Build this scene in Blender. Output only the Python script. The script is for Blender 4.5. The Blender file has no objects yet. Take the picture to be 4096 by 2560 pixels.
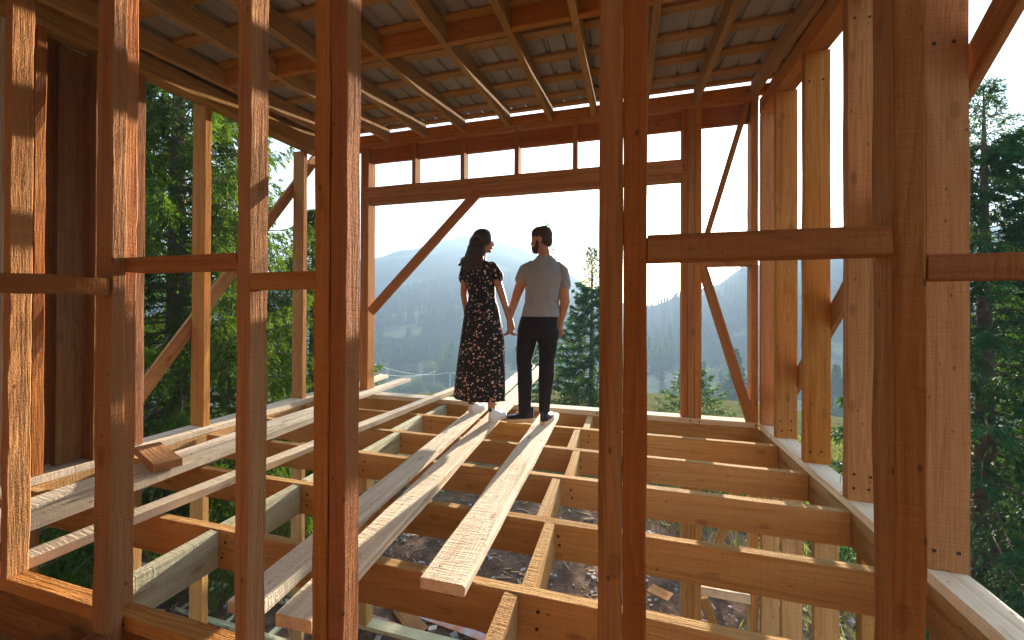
import bpy, math, random
import numpy as np
from mathutils import Vector, Matrix
random.seed(7)
sc = bpy.context.scene
C = sc.collection
PI = math.pi

# ------------------------------------------------------------------ camera
CAM_H = 1.17
cam_d = bpy.data.cameras.new('camera')
cam = bpy.data.objects.new('camera', cam_d)
C.objects.link(cam)
yaw, pit, rol = 0.27803, 0.00525, 0.00408
B0 = np.array([[1, 0, 0], [0, 0, -1], [0, 1, 0.]])
Rz = np.array([[math.cos(yaw), math.sin(yaw), 0], [-math.sin(yaw), math.cos(yaw), 0], [0, 0, 1]])
Pm = np.array([[1, 0, 0], [0, math.cos(pit), math.sin(pit)], [0, -math.sin(pit), math.cos(pit)]])
Om = np.array([[math.cos(rol), -math.sin(rol), 0], [math.sin(rol), math.cos(rol), 0], [0, 0, 1]])
Mc = Om @ Pm @ B0 @ Rz
cam.matrix_world = Matrix(((Mc[0][0], -Mc[1][0], -Mc[2][0], 0), (Mc[0][1], -Mc[1][1], -Mc[2][1], 0),
                           (Mc[0][2], -Mc[1][2], -Mc[2][2], CAM_H), (0, 0, 0, 1)))
cam_d.sensor_width = 36.0
cam_d.lens = 36.0 * 398.65 / 1024
cam_d.shift_y = -(320 - 304.29) / 1024
cam_d.clip_start = 0.05
cam_d.clip_end = 8000
sc.camera = cam

# ------------------------------------------------------------------ light
SUN_EL, SUN_AZ = math.radians(9.9), math.radians(5.0)      # azimuth from +Y towards +X
world = bpy.data.worlds.new('World')
sc.world = world
world.use_nodes = True
wn = world.node_tree
wn.nodes.clear()
wo = wn.nodes.new('ShaderNodeOutputWorld')
bg = wn.nodes.new('ShaderNodeBackground')
sky = wn.nodes.new('ShaderNodeTexSky')
sky.sky_type = 'NISHITA'
sky.sun_disc = False
sky.sun_elevation = SUN_EL
sky.sun_rotation = SUN_AZ
sky.air_density = 1.0
sky.dust_density = 0.6
sky.ozone_density = 1.0
bg.inputs[1].default_value = 0.05
wn.links.new(sky.outputs[0], bg.inputs[0])
wn.links.new(bg.outputs[0], wo.inputs[0])
sun_d = bpy.data.lights.new('sun', 'SUN')
sun_d.energy = 5.0
sun_d.angle = math.radians(0.6)
sun_d.color = (1.0, 0.88, 0.74)
sun = bpy.data.objects.new('sun', sun_d)
C.objects.link(sun)
sdir = Vector((math.sin(SUN_AZ) * math.cos(SUN_EL), math.cos(SUN_AZ) * math.cos(SUN_EL), math.sin(SUN_EL)))
sun.rotation_euler = sdir.to_track_quat('Z', 'Y').to_euler()
sc.view_settings.view_transform = 'Standard'
sc.view_settings.look = 'None'
sc.view_settings.gamma = 1.0
sc.view_settings.use_curve_mapping = False
sc.view_settings.exposure = 3.6
sc.cycles.max_bounces = 8
sc.cycles.diffuse_bounces = 5
sc.cycles.glossy_bounces = 2
sc.cycles.transmission_bounces = 4
sc.cycles.volume_bounces = 0
sc.cycles.sample_clamp_indirect = 6.0
sc.cycles.use_denoising = True
HAZE = 0.00125

# ------------------------------------------------------------------ material helpers
def newmat(name):
    m = bpy.data.materials.new(name)
    m.use_nodes = True
    nt = m.node_tree
    return m, nt, nt.nodes['Principled BSDF']

def N(nt, kind, **kw):
    n = nt.nodes.new(kind)
    for k, v in kw.items():
        if k.startswith('i_'):
            key = k[2:]
            key = int(key) if key.isdigit() else key.replace('_', ' ')
            n.inputs[key].default_value = v
        else:
            setattr(n, k, v)
    return n

def math_n(nt, op, a, b=None, clamp=False):
    n = nt.nodes.new('ShaderNodeMath')
    n.operation = op
    n.use_clamp = clamp
    for i, v in enumerate((a, b)):
        if v is None: continue
        if hasattr(v, 'links'): nt.links.new(v, n.inputs[i])
        else: n.inputs[i].default_value = v
    return n.outputs[0]

def mix_n(nt, fac, a, b, mode='MIX'):
    n = nt.nodes.new('ShaderNodeMix')
    n.data_type = 'RGBA'
    n.blend_type = mode
    for i, v in ((0, fac), (6, a), (7, b)):
        if hasattr(v, 'links'): nt.links.new(v, n.inputs[i])
        elif i == 0: n.inputs[0].default_value = v
        else: n.inputs[i].default_value = (*v, 1) if len(v) == 3 else v
    return n.outputs[2]

def ramp(nt, src, stops):
    r = nt.nodes.new('ShaderNodeValToRGB')
    e = r.color_ramp.elements
    while len(e) < len(stops): e.new(0.5)
    for el, (p, c) in zip(e, stops):
        el.position = p
        el.color = (*c, 1) if len(c) == 3 else c
    nt.links.new(src, r.inputs[0])
    return r.outputs[0]

def scaled(nt, vec, s):
    m = nt.nodes.new('ShaderNodeVectorMath'); m.operation = 'MULTIPLY'
    nt.links.new(vec, m.inputs[0]); m.inputs[1].default_value = s
    return m.outputs[0]

def noise(nt, vec, s, scale=1.0, detail=4, rough=0.55, dist=0.0):
    n = nt.nodes.new('ShaderNodeTexNoise')
    nt.links.new(scaled(nt, vec, s), n.inputs['Vector'])
    n.inputs['Scale'].default_value = scale
    n.inputs['Detail'].default_value = detail
    n.inputs['Roughness'].default_value = rough
    n.inputs['Distortion'].default_value = dist
    return n.outputs[0]

def wood(name, light, dark, red, saw=1.0, green=0.0, greycol=(0.42, 0.40, 0.34)):
    """rough sawn softwood; local X of each board runs along the grain"""
    m, nt, bs = newmat(name)
    tc = N(nt, 'ShaderNodeTexCoord')
    oi = N(nt, 'ShaderNodeObjectInfo')
    comb = N(nt, 'ShaderNodeCombineXYZ')
    r = oi.outputs['Random']
    nt.links.new(math_n(nt, 'MULTIPLY', r, 37.0), comb.inputs[0])
    nt.links.new(math_n(nt, 'MULTIPLY', r, 91.3), comb.inputs[1])
    nt.links.new(math_n(nt, 'MULTIPLY', r, 53.7), comb.inputs[2])
    add = N(nt, 'ShaderNodeVectorMath', operation='ADD')
    nt.links.new(tc.outputs['Object'], add.inputs[0]); nt.links.new(comb.outputs[0], add.inputs[1])
    v = add.outputs[0]
    # knots: sparse, and the grain bends round them
    vo = N(nt, 'ShaderNodeTexVoronoi'); vo.inputs['Scale'].default_value = 1.0
    vo.inputs['Randomness'].default_value = 0.9
    nt.links.new(scaled(nt, v, (3.2, 7.0, 7.0)), vo.inputs['Vector'])
    kd = vo.outputs['Distance']
    grain = noise(nt, v, (1.3, 34, 34), detail=7, rough=0.62, dist=0.6)
    rings = noise(nt, v, (0.45, 11, 11), detail=2, rough=0.4, dist=1.4)
    ringw = math_n(nt, 'FRACT', math_n(nt, 'MULTIPLY', rings, 9.0))
    broad = noise(nt, v, (0.9, 2.5, 2.5), detail=3)
    gmix = math_n(nt, 'ADD', math_n(nt, 'MULTIPLY', grain, 0.75), math_n(nt, 'MULTIPLY', ringw, 0.25))
    col = ramp(nt, gmix, [(0.25, dark), (0.62, light)])
    col = mix_n(nt, math_n(nt, 'MULTIPLY', math_n(nt, 'SUBTRACT', broad, 0.38, True), 2.2, True), col, red)
    if green > 0:
        gn = noise(nt, v, (1.7, 5, 5), detail=3)
        col = mix_n(nt, math_n(nt, 'MULTIPLY', gn, green, True), col, (0.20, 0.27, 0.13))
    # per board tint
    hv = N(nt, 'ShaderNodeHueSaturation')
    nt.links.new(math_n(nt, 'ADD', math_n(nt, 'MULTIPLY', r, 0.26), 0.88), hv.inputs['Value'])
    nt.links.new(math_n(nt, 'ADD', math_n(nt, 'MULTIPLY', math_n(nt, 'FRACT', math_n(nt, 'MULTIPLY', r, 7.3)), 0.16), 0.96), hv.inputs['Saturation'])
    nt.links.new(col, hv.inputs['Color'])
    col = hv.outputs[0]
    kmask = ramp(nt, kd, [(0.05, (1, 1, 1)), (0.13, (0, 0, 0))])
    kring = ramp(nt, kd, [(0.085, (0, 0, 0)), (0.115, (1, 1, 1)), (0.15, (0, 0, 0))])
    col = mix_n(nt, math_n(nt, 'MULTIPLY', kmask, 0.5), col, (0.16, 0.065, 0.025))
    col = mix_n(nt, math_n(nt, 'MULTIPLY', kring, 0.25), col, (0.07, 0.03, 0.012))
    # scattered grime and wet saw dust marks
    gr = noise(nt, v, (5, 14, 14), detail=6, rough=0.7)
    col = mix_n(nt, math_n(nt, 'MULTIPLY', math_n(nt, 'SUBTRACT', gr, 0.60, True), 3.0, True), col, (0.13, 0.08, 0.04))
    sw = noise(nt, v, (110, 7, 7), detail=2, rough=0.5, dist=0.2)
    st = noise(nt, v, (0.8, 22, 22), detail=4, rough=0.6, dist=0.8)
    col = mix_n(nt, math_n(nt, 'MULTIPLY', math_n(nt, 'SUBTRACT', sw, 0.47, True), 0.7 * saw, True), col, (0.66, 0.58, 0.50), 'MULTIPLY')
    col = mix_n(nt, math_n(nt, 'MULTIPLY', math_n(nt, 'SUBTRACT', st, 0.52, True), 3.5, True), col, (0.60, 0.48, 0.38), 'MULTIPLY')
    # small dark pin knots and resin specks
    vp = N(nt, 'ShaderNodeTexVoronoi'); vp.inputs['Scale'].default_value = 1.0
    nt.links.new(scaled(nt, v, (9, 17, 17)), vp.inputs['Vector'])
    pk = ramp(nt, vp.outputs['Distance'], [(0.04, (1, 1, 1)), (0.11, (0, 0, 0))])
    col = mix_n(nt, math_n(nt, 'MULTIPLY', pk, 0.7), col, (0.07, 0.03, 0.015))
    nt.links.new(col, bs.inputs['Base Color'])
    bs.inputs['Roughness'].default_value = 0.9
    bs.inputs['Specular IOR Level'].default_value = 0.1
    fib = noise(nt, v, (7, 120, 120), detail=4, rough=0.6)
    sawm = noise(nt, v, (95, 9, 9), detail=3, rough=0.5, dist=0.3)
    fine = noise(nt, v, (160, 160, 160), detail=2)
    h = math_n(nt, 'ADD', math_n(nt, 'MULTIPLY', fib, 0.9), math_n(nt, 'MULTIPLY', sawm, 0.8 * saw))
    h = math_n(nt, 'ADD', h, math_n(nt, 'MULTIPLY', fine, 0.5))
    h = math_n(nt, 'ADD', h, math_n(nt, 'MULTIPLY', grain, 1.2))
    bp = N(nt, 'ShaderNodeBump'); bp.inputs['Strength'].default_value = 0.9
    bp.inputs['Distance'].default_value = 0.006
    nt.links.new(h, bp.inputs['Height']); nt.links.new(bp.outputs[0], bs.inputs['Normal'])
    return m

M_STUD = wood('rough_sawn_orange_spruce', (0.46, 0.24, 0.098), (0.32, 0.14, 0.048), (0.40, 0.165, 0.058))
M_RED = wood('reddish_sawn_spruce', (0.42, 0.195, 0.085), (0.29, 0.115, 0.045), (0.36, 0.13, 0.05), saw=1.1)
M_JOIST = wood('impregnated_joist_wood', (0.56, 0.355, 0.165), (0.40, 0.225, 0.088), (0.48, 0.25, 0.10), green=0.15)
M_PLANK = wood('fresh_pale_plank_wood', (0.84, 0.73, 0.57), (0.68, 0.54, 0.37), (0.76, 0.60, 0.42), saw=1.0)
M_ROOFW = wood('roof_timber_wood', (0.46, 0.28, 0.12), (0.29, 0.155, 0.06), (0.37, 0.18, 0.07), green=0.12)
M_DARK = wood('aged_and_shaded_wood', (0.30, 0.17, 0.08), (0.17, 0.08, 0.035), (0.24, 0.11, 0.04))  # dark boards; also carries the shade of near joists and corner posts
M_GREEN = wood('green_treated_wood', (0.62, 0.60, 0.44), (0.46, 0.45, 0.30), (0.56, 0.46, 0.28), green=0.3)

def simple(name, col, rough=0.7, metal=0.0, spec=0.3, bump=0.0, bscale=60, var=None):
    m, nt, bs = newmat(name)
    bs.inputs['Base Color'].default_value = (*col, 1)
    bs.inputs['Roughness'].default_value = rough
    bs.inputs['Metallic'].default_value = metal
    bs.inputs['Specular IOR Level'].default_value = spec
    tc = N(nt, 'ShaderNodeTexCoord')
    if var:
        n = noise(nt, tc.outputs['Object'], (1, 1, 1), scale=var[1], detail=5)
        nt.links.new(ramp(nt, n, [(0.35, col), (0.65, var[0])]), bs.inputs['Base Color'])
    if bump:
        n = noise(nt, tc.outputs['Object'], (1, 1, 1), scale=bscale, detail=4)
        b = N(nt, 'ShaderNodeBump'); b.inputs['Strength'].default_value = bump; b.inputs['Distance'].default_value = 0.01
        nt.links.new(n, b.inputs['Height']); nt.links.new(b.outputs[0], bs.inputs['Normal'])
    return m

M_NAIL = simple('galvanised_steel', (0.35, 0.36, 0.38), 0.35, 0.9)
M_BARK = simple('spruce_bark', (0.09, 0.055, 0.035), 0.95, var=((0.16, 0.11, 0.08), 14), bump=0.8, bscale=30)

# ------------------------------------------------------------------ object helpers
def link(o, parent=None):
    C.objects.link(o)
    if parent is not None:
        o.parent = parent
    return o

def thing(name, label, cat, loc=(0, 0, 0), group=None):
    o = bpy.data.objects.new(name, None)
    o.empty_display_size = 0.1
    C.objects.link(o)
    o.location = loc
    o['label'] = label; o['category'] = cat
    if group: o['group'] = group
    return o

def tag(o, label, cat, group=None):
    o['label'] = label; o['category'] = cat
    if group: o['group'] = group
    return o

def mesh_np(name, verts, quads=None, tris=None, smooth=False):
    me = bpy.data.meshes.new(name)
    verts = np.asarray(verts, dtype=np.float32)
    me.vertices.add(len(verts)); me.vertices.foreach_set('co', verts.ravel())
    faces, sizes = [], []
    if quads is not None and len(quads):
        faces.append(np.asarray(quads, dtype=np.int32).ravel()); sizes += [4] * len(quads)
    if tris is not None and len(tris):
        faces.append(np.asarray(tris, dtype=np.int32).ravel()); sizes += [3] * len(tris)
    idx = np.concatenate(faces)
    sizes = np.array(sizes, dtype=np.int32)
    me.loops.add(len(idx)); me.loops.foreach_set('vertex_index', idx)
    me.polygons.add(len(sizes))
    me.polygons.foreach_set('loop_start', np.concatenate(([0], np.cumsum(sizes)[:-1])).astype(np.int32))
    me.polygons.foreach_set('use_smooth', np.full(len(sizes), bool(smooth)))
    me.update(calc_edges=True)
    return me

def obj(name, me, mat, parent=None, loc=None):
    o = bpy.data.objects.new(name, me)
    if mat is not None:
        me.materials.clear(); me.materials.append(mat)
    link(o, parent)
    if loc is not None: o.location = loc
    return o

rb = np.random.RandomState(3)
def board_mesh(name, L, w, t, wob=0.0012, wane=0.0, seg=None, bow=0.0, ch=0.0025):
    """length along local X, width along Y, thickness along Z"""
    n = seg or int(min(60, max(3, L / 0.12)))
    xs = np.linspace(-L / 2, L / 2, n + 1)
    a, b = w / 2, t / 2
    base = np.array([(-a + ch, -b), (a - ch, -b), (a, -b + ch), (a, b - ch), (a - ch, b), (-a + ch, b), (-a, b - ch), (-a, -b + ch)])
    def sm(s, k=3):
        r = rb.normal(0, 1, n + 1 + k)
        return np.convolve(r, np.ones(k) / k, 'same')[:n + 1] * s
    ring = np.repeat(base[None], n + 1, 0)
    for j in range(0, 8, 2):
        i1, i2 = (j + 1) % 8, (j + 2) % 8
        dy, dz = sm(wob), sm(wob)
        for i in (i1, i2):
            ring[:, i, 0] += dy; ring[:, i, 1] += dz
    if wane:
        c = np.abs(sm(wane, 5)) + wane * 0.4
        ring[:, 5, 0] += c; ring[:, 6, 1] -= c * 0.7
    by = sm(bow, 9) if bow else np.zeros(n + 1)
    ring[:, :, 0] += by[:, None]
    V = np.zeros((n + 1, 8, 3)); V[:, :, 0] = xs[:, None]; V[:, :, 1:] = ring
    V[0, :, 0] += rb.uniform(-0.002, 0.002, 8); V[-1, :, 0] += rb.uniform(-0.002, 0.002, 8)
    Q = []
    for i in range(n):
        for j in range(8):
            k = (j + 1) % 8
            Q.append((i * 8 + j, (i + 1) * 8 + j, (i + 1) * 8 + k, i * 8 + k))
    V = V.reshape(-1, 3)
    e = n * 8
    Q += [(0, 1, 2, 7), (2, 3, 6, 7), (3, 4, 5, 6), (e + 7, e + 2, e + 1, e), (e + 7, e + 6, e + 3, e + 2), (e + 6, e + 5, e + 4, e + 3)]
    me = mesh_np(name, V, quads=Q)
    return me

def bar(name, parent, mat, x, y, z, **kw):
    """axis aligned board from its extents; the grain follows the longest side"""
    mn = Vector((min(x), min(y), min(z))); mx = Vector((max(x), max(y), max(z)))
    d = mx - mn; c = (mn + mx) / 2
    ax = max(range(3), key=lambda i: d[i])
    o1, o2 = [(1, 2), (0, 2), (0, 1)][ax]
    me = board_mesh(name, d[ax], d[o1], d[o2], **kw)
    o = bpy.data.objects.new(name, me)
    me.materials.append(mat)
    M = Matrix.Identity(3)
    cols = [Vector((0, 0, 0)) for _ in range(3)]
    cols[0][ax] = 1; cols[1][o1] = 1; cols[2][o2] = 1
    R = Matrix((cols[0], cols[1], cols[2])).transposed()
    if R.determinant() < 0:
        R = Matrix((cols[0], cols[1], -cols[2])).transposed()
    o.rotation_euler = R.to_euler()
    link(o, parent)
    o.location = c - (parent.location if parent else Vector((0, 0, 0)))
    return o

def beam(name, parent, mat, p0, p1, w, t, side, **kw):
    """board between two points; w is measured across 'side', t along 'side' normal"""
    p0, p1 = Vector(p0), Vector(p1)
    X = (p1 - p0).normalized()
    Z = Vector(side); Z = (Z - X * Z.dot(X)).normalized()
    Y = Z.cross(X)
    me = board_mesh(name, (p1 - p0).length, w, t, **kw)
    me.materials.append(mat)
    o = bpy.data.objects.new(name, me)
    o.rotation_euler = Matrix((X, Y, Z)).transposed().to_euler()
    link(o, parent)
    o.location = (p0 + p1) / 2 - (parent.location if parent else Vector((0, 0, 0)))
    return o

def relabel(o, text):
    o['label'] = text
    return o
# ================================================================== FLOOR FRAME
floor = thing('floor_frame', 'open floor frame of parallel deep joists with short blocking pieces and no boarding', 'floor', (0, 2.7, -0.1))
for yj in (0.45, 1.012, 1.58, 2.14, 2.72, 3.27, 3.85):
    bar('joist', floor, M_JOIST if yj > 1.1 else M_DARK, (-3.645, 1.235), (yj, yj + 0.052), (-0.195, 0), wob=0.0016, wane=0.003 if yj in (3.85, 1.58) else 0)  # joists nearest the viewer get darker wood to stand for their shade
bar('rim_joist', floor, M_JOIST, (-3.66, 1.25), (4.365, 4.415), (-0.2, -0.003))
bar('rim_joist', floor, M_JOIST, (1.24, 1.292), (-0.6, 4.36), (-0.2, -0.003))
bar('rim_joist', floor, M_JOIST, (-3.71, -3.655), (-0.6, 4.36), (-0.2, -0.003))
for x0, y0, y1 in ((-2.10, 3.905, 4.36), (-2.145, 3.325, 3.846), (-2.06, 2.775, 3.266), (-2.10, 2.195, 2.716), (-2.10, 1.636, 2.136), (-2.08, 1.068, 1.576),
                   (-0.395, 3.905, 4.36), (-0.47, 3.325, 3.846), (-0.41, 2.775, 3.266), (-0.48, 2.195, 2.716), (-0.42, 1.636, 2.136), (-0.475, 1.068, 1.576)):
    bar('joist_blocking', floor, M_JOIST if x0 > -1 else M_GREEN, (x0, x0 + 0.056), (y0, y1), (-0.19, -0.002), wob=0.002, wane=0.004 if x0 > -1 else 0.002)

# ================================================================== FRONT WALL (faces the valley)
YF = 4.36
fw = thing('front_wall_frame', 'open timber wall frame at the far end of the room with a wide window opening onto the valley', 'wall frame', (-1.2, YF, 0))
bar('bottom_plate', fw, M_PLANK, (-3.66, 1.235), (YF, 4.515), (0.0, 0.053))
bar('stud', fw, M_RED, (-3.262, -3.205), (YF, 4.505), (0.055, 3.178))
bar('stud', fw, M_STUD, (-3.202, -3.146), (YF, 4.505), (0.055, 3.178))
bar('stud', fw, M_STUD, (-3.655, -3.60), (YF, 4.505), (0.055, 3.178))
for x0, x1, m in ((0.547, 0.600, M_RED), (0.603, 0.666, M_STUD), (0.669, 0.730, M_STUD), (1.172, 1.232, M_STUD)):
    bar('stud', fw, m, (x0, x1), (YF, 4.505), (0.055, 3.178))
bar('top_plate', fw, M_STUD, (-3.66, 1.235), (YF - 0.004, 4.51), (3.18, 3.234))
bar('header', fw, M_STUD, (-3.205, 0.545), (YF - 0.008, 4.408), (2.536, 2.672), wob=0.002)
bar('header_board', fw, M_STUD, (-3.255, 0.545), (YF + 0.014, 4.50), (2.468, 2.533))
bar('upper_header', fw, M_RED, (-3.145, 0.545), (4.420, 4.47), (3.0, 3.177))
bar('upper_header', fw, M_RED, (0.733, 1.17), (4.420, 4.47), (3.0, 3.177))
for x0 in (-2.532, -1.888, -1.225, -0.562, 0.09):
    bar('cripple_stud', fw, M_STUD, (x0, x0 + 0.05), (YF, 4.49), (2.676, 3.177))
bar('small_nogging', fw, M_STUD, (0.733, 1.17), (YF, 4.505), (1.578, 1.632))
beam('diagonal_brace', fw, M_RED, (-3.12, 4.386, 1.095), (-1.665, 4.386, 2.517), 0.112, 0.045, (0, 1, 0))
beam('diagonal_brace', fw, M_STUD, (1.142, 4.386, 3.176), (0.716, 4.386, 1.66), 0.050, 0.045, (0, 1, 0))
beam('diagonal_brace', fw, M_STUD, (0.735, 4.386, 1.585), (1.172, 4.386, 0.062), 0.088, 0.045, (0, 1, 0))

# ================================================================== RIGHT WALL
XR = 1.24
rw = thing('right_wall_frame', 'open timber stud wall on the right side with wide evenly spaced studs on a grey weathered plate', 'wall frame', (XR, 2.0, 0))
bar('bottom_plate', rw, M_PLANK, (XR, 1.385), (-0.6, 4.36), (0.0, 0.052), wob=0.002)
bar('stud', rw, M_STUD, (XR, 1.385), (4.298, 4.352), (0.055, 3.03))
for y0, m in ((3.912, M_STUD), (3.343, M_STUD), (2.764, M_STUD), (2.136, M_STUD), (1.52, M_STUD), (0.95, M_STUD)):
    bar('stud', rw, m, (XR, 1.40 if y0 > 3 else 1.39), (y0, y0 + 0.055), (0.055, 3.0 + 0.025 * (y0 - 2.8)), wob=0.002)
beam('top_plate', rw, M_STUD, (1.315, -0.6, 2.99), (1.315, 4.36, 3.115), 0.15, 0.14, (0, 0, 1))
beam('upper_plate', rw, M_STUD, (1.36, -0.6, 2.99 + 0.13), (1.36, 4.5, 3.115 + 0.16), 0.055, 0.16, (0, 0, 1))
beam('diagonal_brace', rw, M_STUD, (1.42, 4.22, 0.31), (1.42, 0.9, 3.36), 0.14, 0.035, (1, 0, 0))

# ================================================================== LEFT WALL
XL = -3.66
lw = thing('left_wall_frame', 'open timber stud wall on the left side standing before the big spruce with one long diagonal brace', 'wall frame', (XL, 2.6, 0))
bar('bottom_plate', lw, M_PLANK, (-3.895, XL), (-0.6, 4.515), (0.0, 0.052), wob=0.002)
for y0 in (2.21, 2.742, 3.33, 3.905, 4.44):
    bar('stud', lw, M_STUD if y0 != 2.21 else M_RED, (-3.878, -3.72), (y0, y0 + 0.058), (0.055, 3.03), wob=0.002)
bar('live_edge_stud', lw, M_RED, (-3.84, -3.69), (1.63, 1.685), (0.055, 3.0), wob=0.003, wane=0.012)
bar('corner_post', lw, M_DARK, (-3.848, -3.79), (1.79, 1.938), (0.055, 2.98))  # both corner posts in darker wood, their shade put into the colour
bar('corner_post', lw, M_DARK, (-3.80, -3.672), (1.931, 1.988), (0.055, 2.98), wob=0.002)
beam('top_plate', lw, M_ROOFW, (-3.735, -0.6, 3.02), (-3.735, 4.5, 3.14), 0.15, 0.15, (0, 0, 1))
beam('diagonal_brace', lw, M_STUD, (-3.905, 2.06, 0.02), (-3.905, 4.28, 3.07), 0.115, 0.035, (1, 0, 0))
beam('eave_board', lw, M_DARK, (-3.93, -2.0, 2.99), (-3.93, 3.6, 3.345), 0.30, 0.022, (1, 0, 0))
# boarding outside the left wall, near its close end
lb = thing('board_cladding', 'vertical rough sawn boards closing the left wall at the edge of the photo', 'cladding', (-3.93, 0.6, 0))
y = -1.2
while y < 2.0:
    w_ = random.uniform(0.12, 0.15)
    y1 = min(y + w_, 2.05)
    bar('cladding_board', lb, M_PLANK if random.random() < 0.6 else M_STUD, (-3.95, -3.926 + random.uniform(-.004, .004)), (y, y1 - 0.006), (0.0, 3.12), wob=0.002)
    y += w_
lc = thing('lower_board_cladding', 'dark vertical boards closing the storey below the planks on the left', 'cladding', (-3.93, 0.6, -3.0))
y = -1.2
while y < 1.6:
    w_ = random.uniform(0.12, 0.15)
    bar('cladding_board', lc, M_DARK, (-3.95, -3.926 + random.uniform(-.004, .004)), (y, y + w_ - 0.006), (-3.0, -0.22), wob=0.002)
    y += w_

# unseen board walls added to cut ambient light and bounce warm light
bk = thing('added_back_wall', 'unseen wall of horizontal boards added behind the viewer to darken and warm the light', 'wall', (-1.2, -2.5, 0))
z_ = -3.0
while z_ < 2.75:
    bar('added_wall_board', bk, M_DARK, (-3.95, 1.45), (-2.53, -2.50), (z_, z_ + 0.143), wob=0.001, seg=8)
    z_ += 0.148
bs_ = thing('added_side_wall', 'unseen board wall added at the right behind the viewer to hold back sky light', 'wall', (1.42, -1.5, 0))  # side wall added likewise, keeps sky light off from the right rear
z_ = -3.0
while z_ < 2.75:
    bar('added_wall_board', bs_, M_DARK, (1.40, 1.43), (-2.495, 0.2), (z_, z_ + 0.143), wob=0.001, seg=6)
    z_ += 0.148

# ================================================================== NEAR PARTITION
YN = 0.99
nw = thing('near_partition_frame', 'nearest slender stud partition crossing the whole picture with a doubled post in its middle', 'wall frame', (-0.8, YN, 0))
bar('bottom_plate', nw, M_STUD, (-3.6, -0.92), (0.998, 1.064), (0.0, 0.05), wob=0.002, ch=0.004)
bar('stud', nw, M_STUD, (-2.461, -2.418), (1.000, 1.066), (0.052, 2.95), seg=60, wob=0.0025, wane=0.002)
bar('stud', nw, M_RED, (-1.84, -1.786), (0.998, 1.064), (0.052, 2.95), seg=60, wob=0.002, wane=0.004)
bar('stud', nw, M_STUD, (-1.206, -1.150), (0.990, 1.056), (-0.9, 2.95), seg=60, wob=0.0025, wane=0.001)
bar('stud', nw, M_STUD, (-0.903, -0.850), (0.990, 1.056), (-0.9, 2.95), seg=60, wob=0.002)
bar('stud', nw, M_RED, (-0.847, -0.791), (0.992, 1.058), (-0.9, 2.95), seg=60, wob=0.002)
bar('stud', nw, M_STUD, (-0.063, -0.0075), (0.990, 1.056), (-0.9, 2.95), seg=60, wob=0.0012)
bar('stud', nw, M_RED, (-0.0060, 0.048), (0.992, 1.058), (-0.9, 2.95), seg=60, wob=0.0012)
bar('stud', nw, M_STUD, (0.524, 0.576), (0.990, 1.066), (-0.9, 2.95), seg=60, wob=0.0018)
bar('nogging', nw, M_RED, (-1.724, -1.208), (0.991, 1.055), (1.287, 1.340))
bar('nogging', nw, M_STUD, (-1.148, -0.905), (0.992, 1.052), (1.221, 1.274))
bar('nogging', nw, M_STUD, (0.050, 0.5225), (0.991, 1.055), (1.279, 1.340), wob=0.0015)
nR = bar('nogging', nw, M_RED, (0.578, 1.235), (0.990, 1.052), (1.226, 1.276))
bar('top_plate', nw, M_STUD, (-3.6, 1.235), (0.985, 1.065), (2.955, 3.01))

# short side partition running back past the camera
sp = thing('side_partition_frame', 'slender partition frame at the lower left meeting the near stud wall at right angles', 'wall frame', (-1.76, 0.9, 0))
bar('stud', sp, M_STUD, (-1.800, -1.722), (0.950, 0.9925), (-0.02, 2.95), seg=60, wob=0.002, wane=0.002)
bar('bottom_plate', sp, M_RED, (-1.800, -1.722), (-0.8, 0.946), (-0.03, 0.02))
bar('nogging', sp, M_RED, (-1.780, -1.722), (0.35, 0.948), (1.205, 1.262), seg=20, wob=0.004, wane=0.006)
bar('floor_board', sp, M_DARK, (-2.05, -1.93), (-0.8, 0.96), (-0.10, -0.05))

# ================================================================== ROOF
rf = thing('roof', 'shallow lean-to roof of rafters, battens and ribbed metal sheets over the room', 'roof', (-1.2, 2.0, 3.2))
SL = 0.07
def zr(y, z0): return z0 + SL * (y - 4.36)
for i, x in enumerate((-3.79, -3.43, -2.855, -2.355, -1.845, -1.295, -0.80, -0.335, 0.19, 0.675, 1.19)):
    beam('rafter', rf, M_ROOFW, (x, -2.4, zr(-2.4, 3.22 + 0.073)), (x, 4.353, zr(4.353, 3.22 + 0.073)), 0.052, 0.146, (0, 0, 1), wob=0.002, bow=0.004)
bar('rim_board', rf, M_STUD, (-3.85, 1.40), (4.358, 4.40), (3.237, 3.338), wob=0.001)
xs = [-3.43, -2.855, -2.355, -1.845, -1.295, -0.80, -0.335, 0.19, 0.675, 1.19]
for a, b in zip(xs[:-1], xs[1:]):
    beam('roof_blocking', rf, M_STUD, (a + 0.028, 2.70 if a < -1 else 2.68, zr(2.69, 3.293)), (b - 0.028, 2.70 if a < -1 else 2.68, zr(2.69, 3.293)), 0.05, 0.14, (0, 0, 1))
    beam('roof_blocking', rf, M_STUD, (a + 0.028, 0.9, zr(0.9, 3.293)), (b - 0.028, 0.9, zr(0.9, 3.293)), 0.05, 0.14, (0, 0, 1))
yb = 4.05
while yb > -2.3:
    beam('batten', rf, M_ROOFW, (-4.0, yb + 0.05, zr(yb + 0.05, 3.381)), (1.42, yb + 0.05, zr(yb + 0.05, 3.381)), 0.10, 0.026, (0, -SL, 1), wob=0.002)
    yb -= 0.36
beam('batten', rf, M_ROOFW, (-4.0, 4.325, zr(4.325, 3.381)), (1.42, 4.325, zr(4.325, 3.381)), 0.07, 0.026, (0, -SL, 1), wob=0.001)
M_SHEET = simple('grey_coated_roof_sheet', (0.34, 0.31, 0.28), 0.5, 0.15, var=((0.26, 0.24, 0.22), 3))
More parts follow.
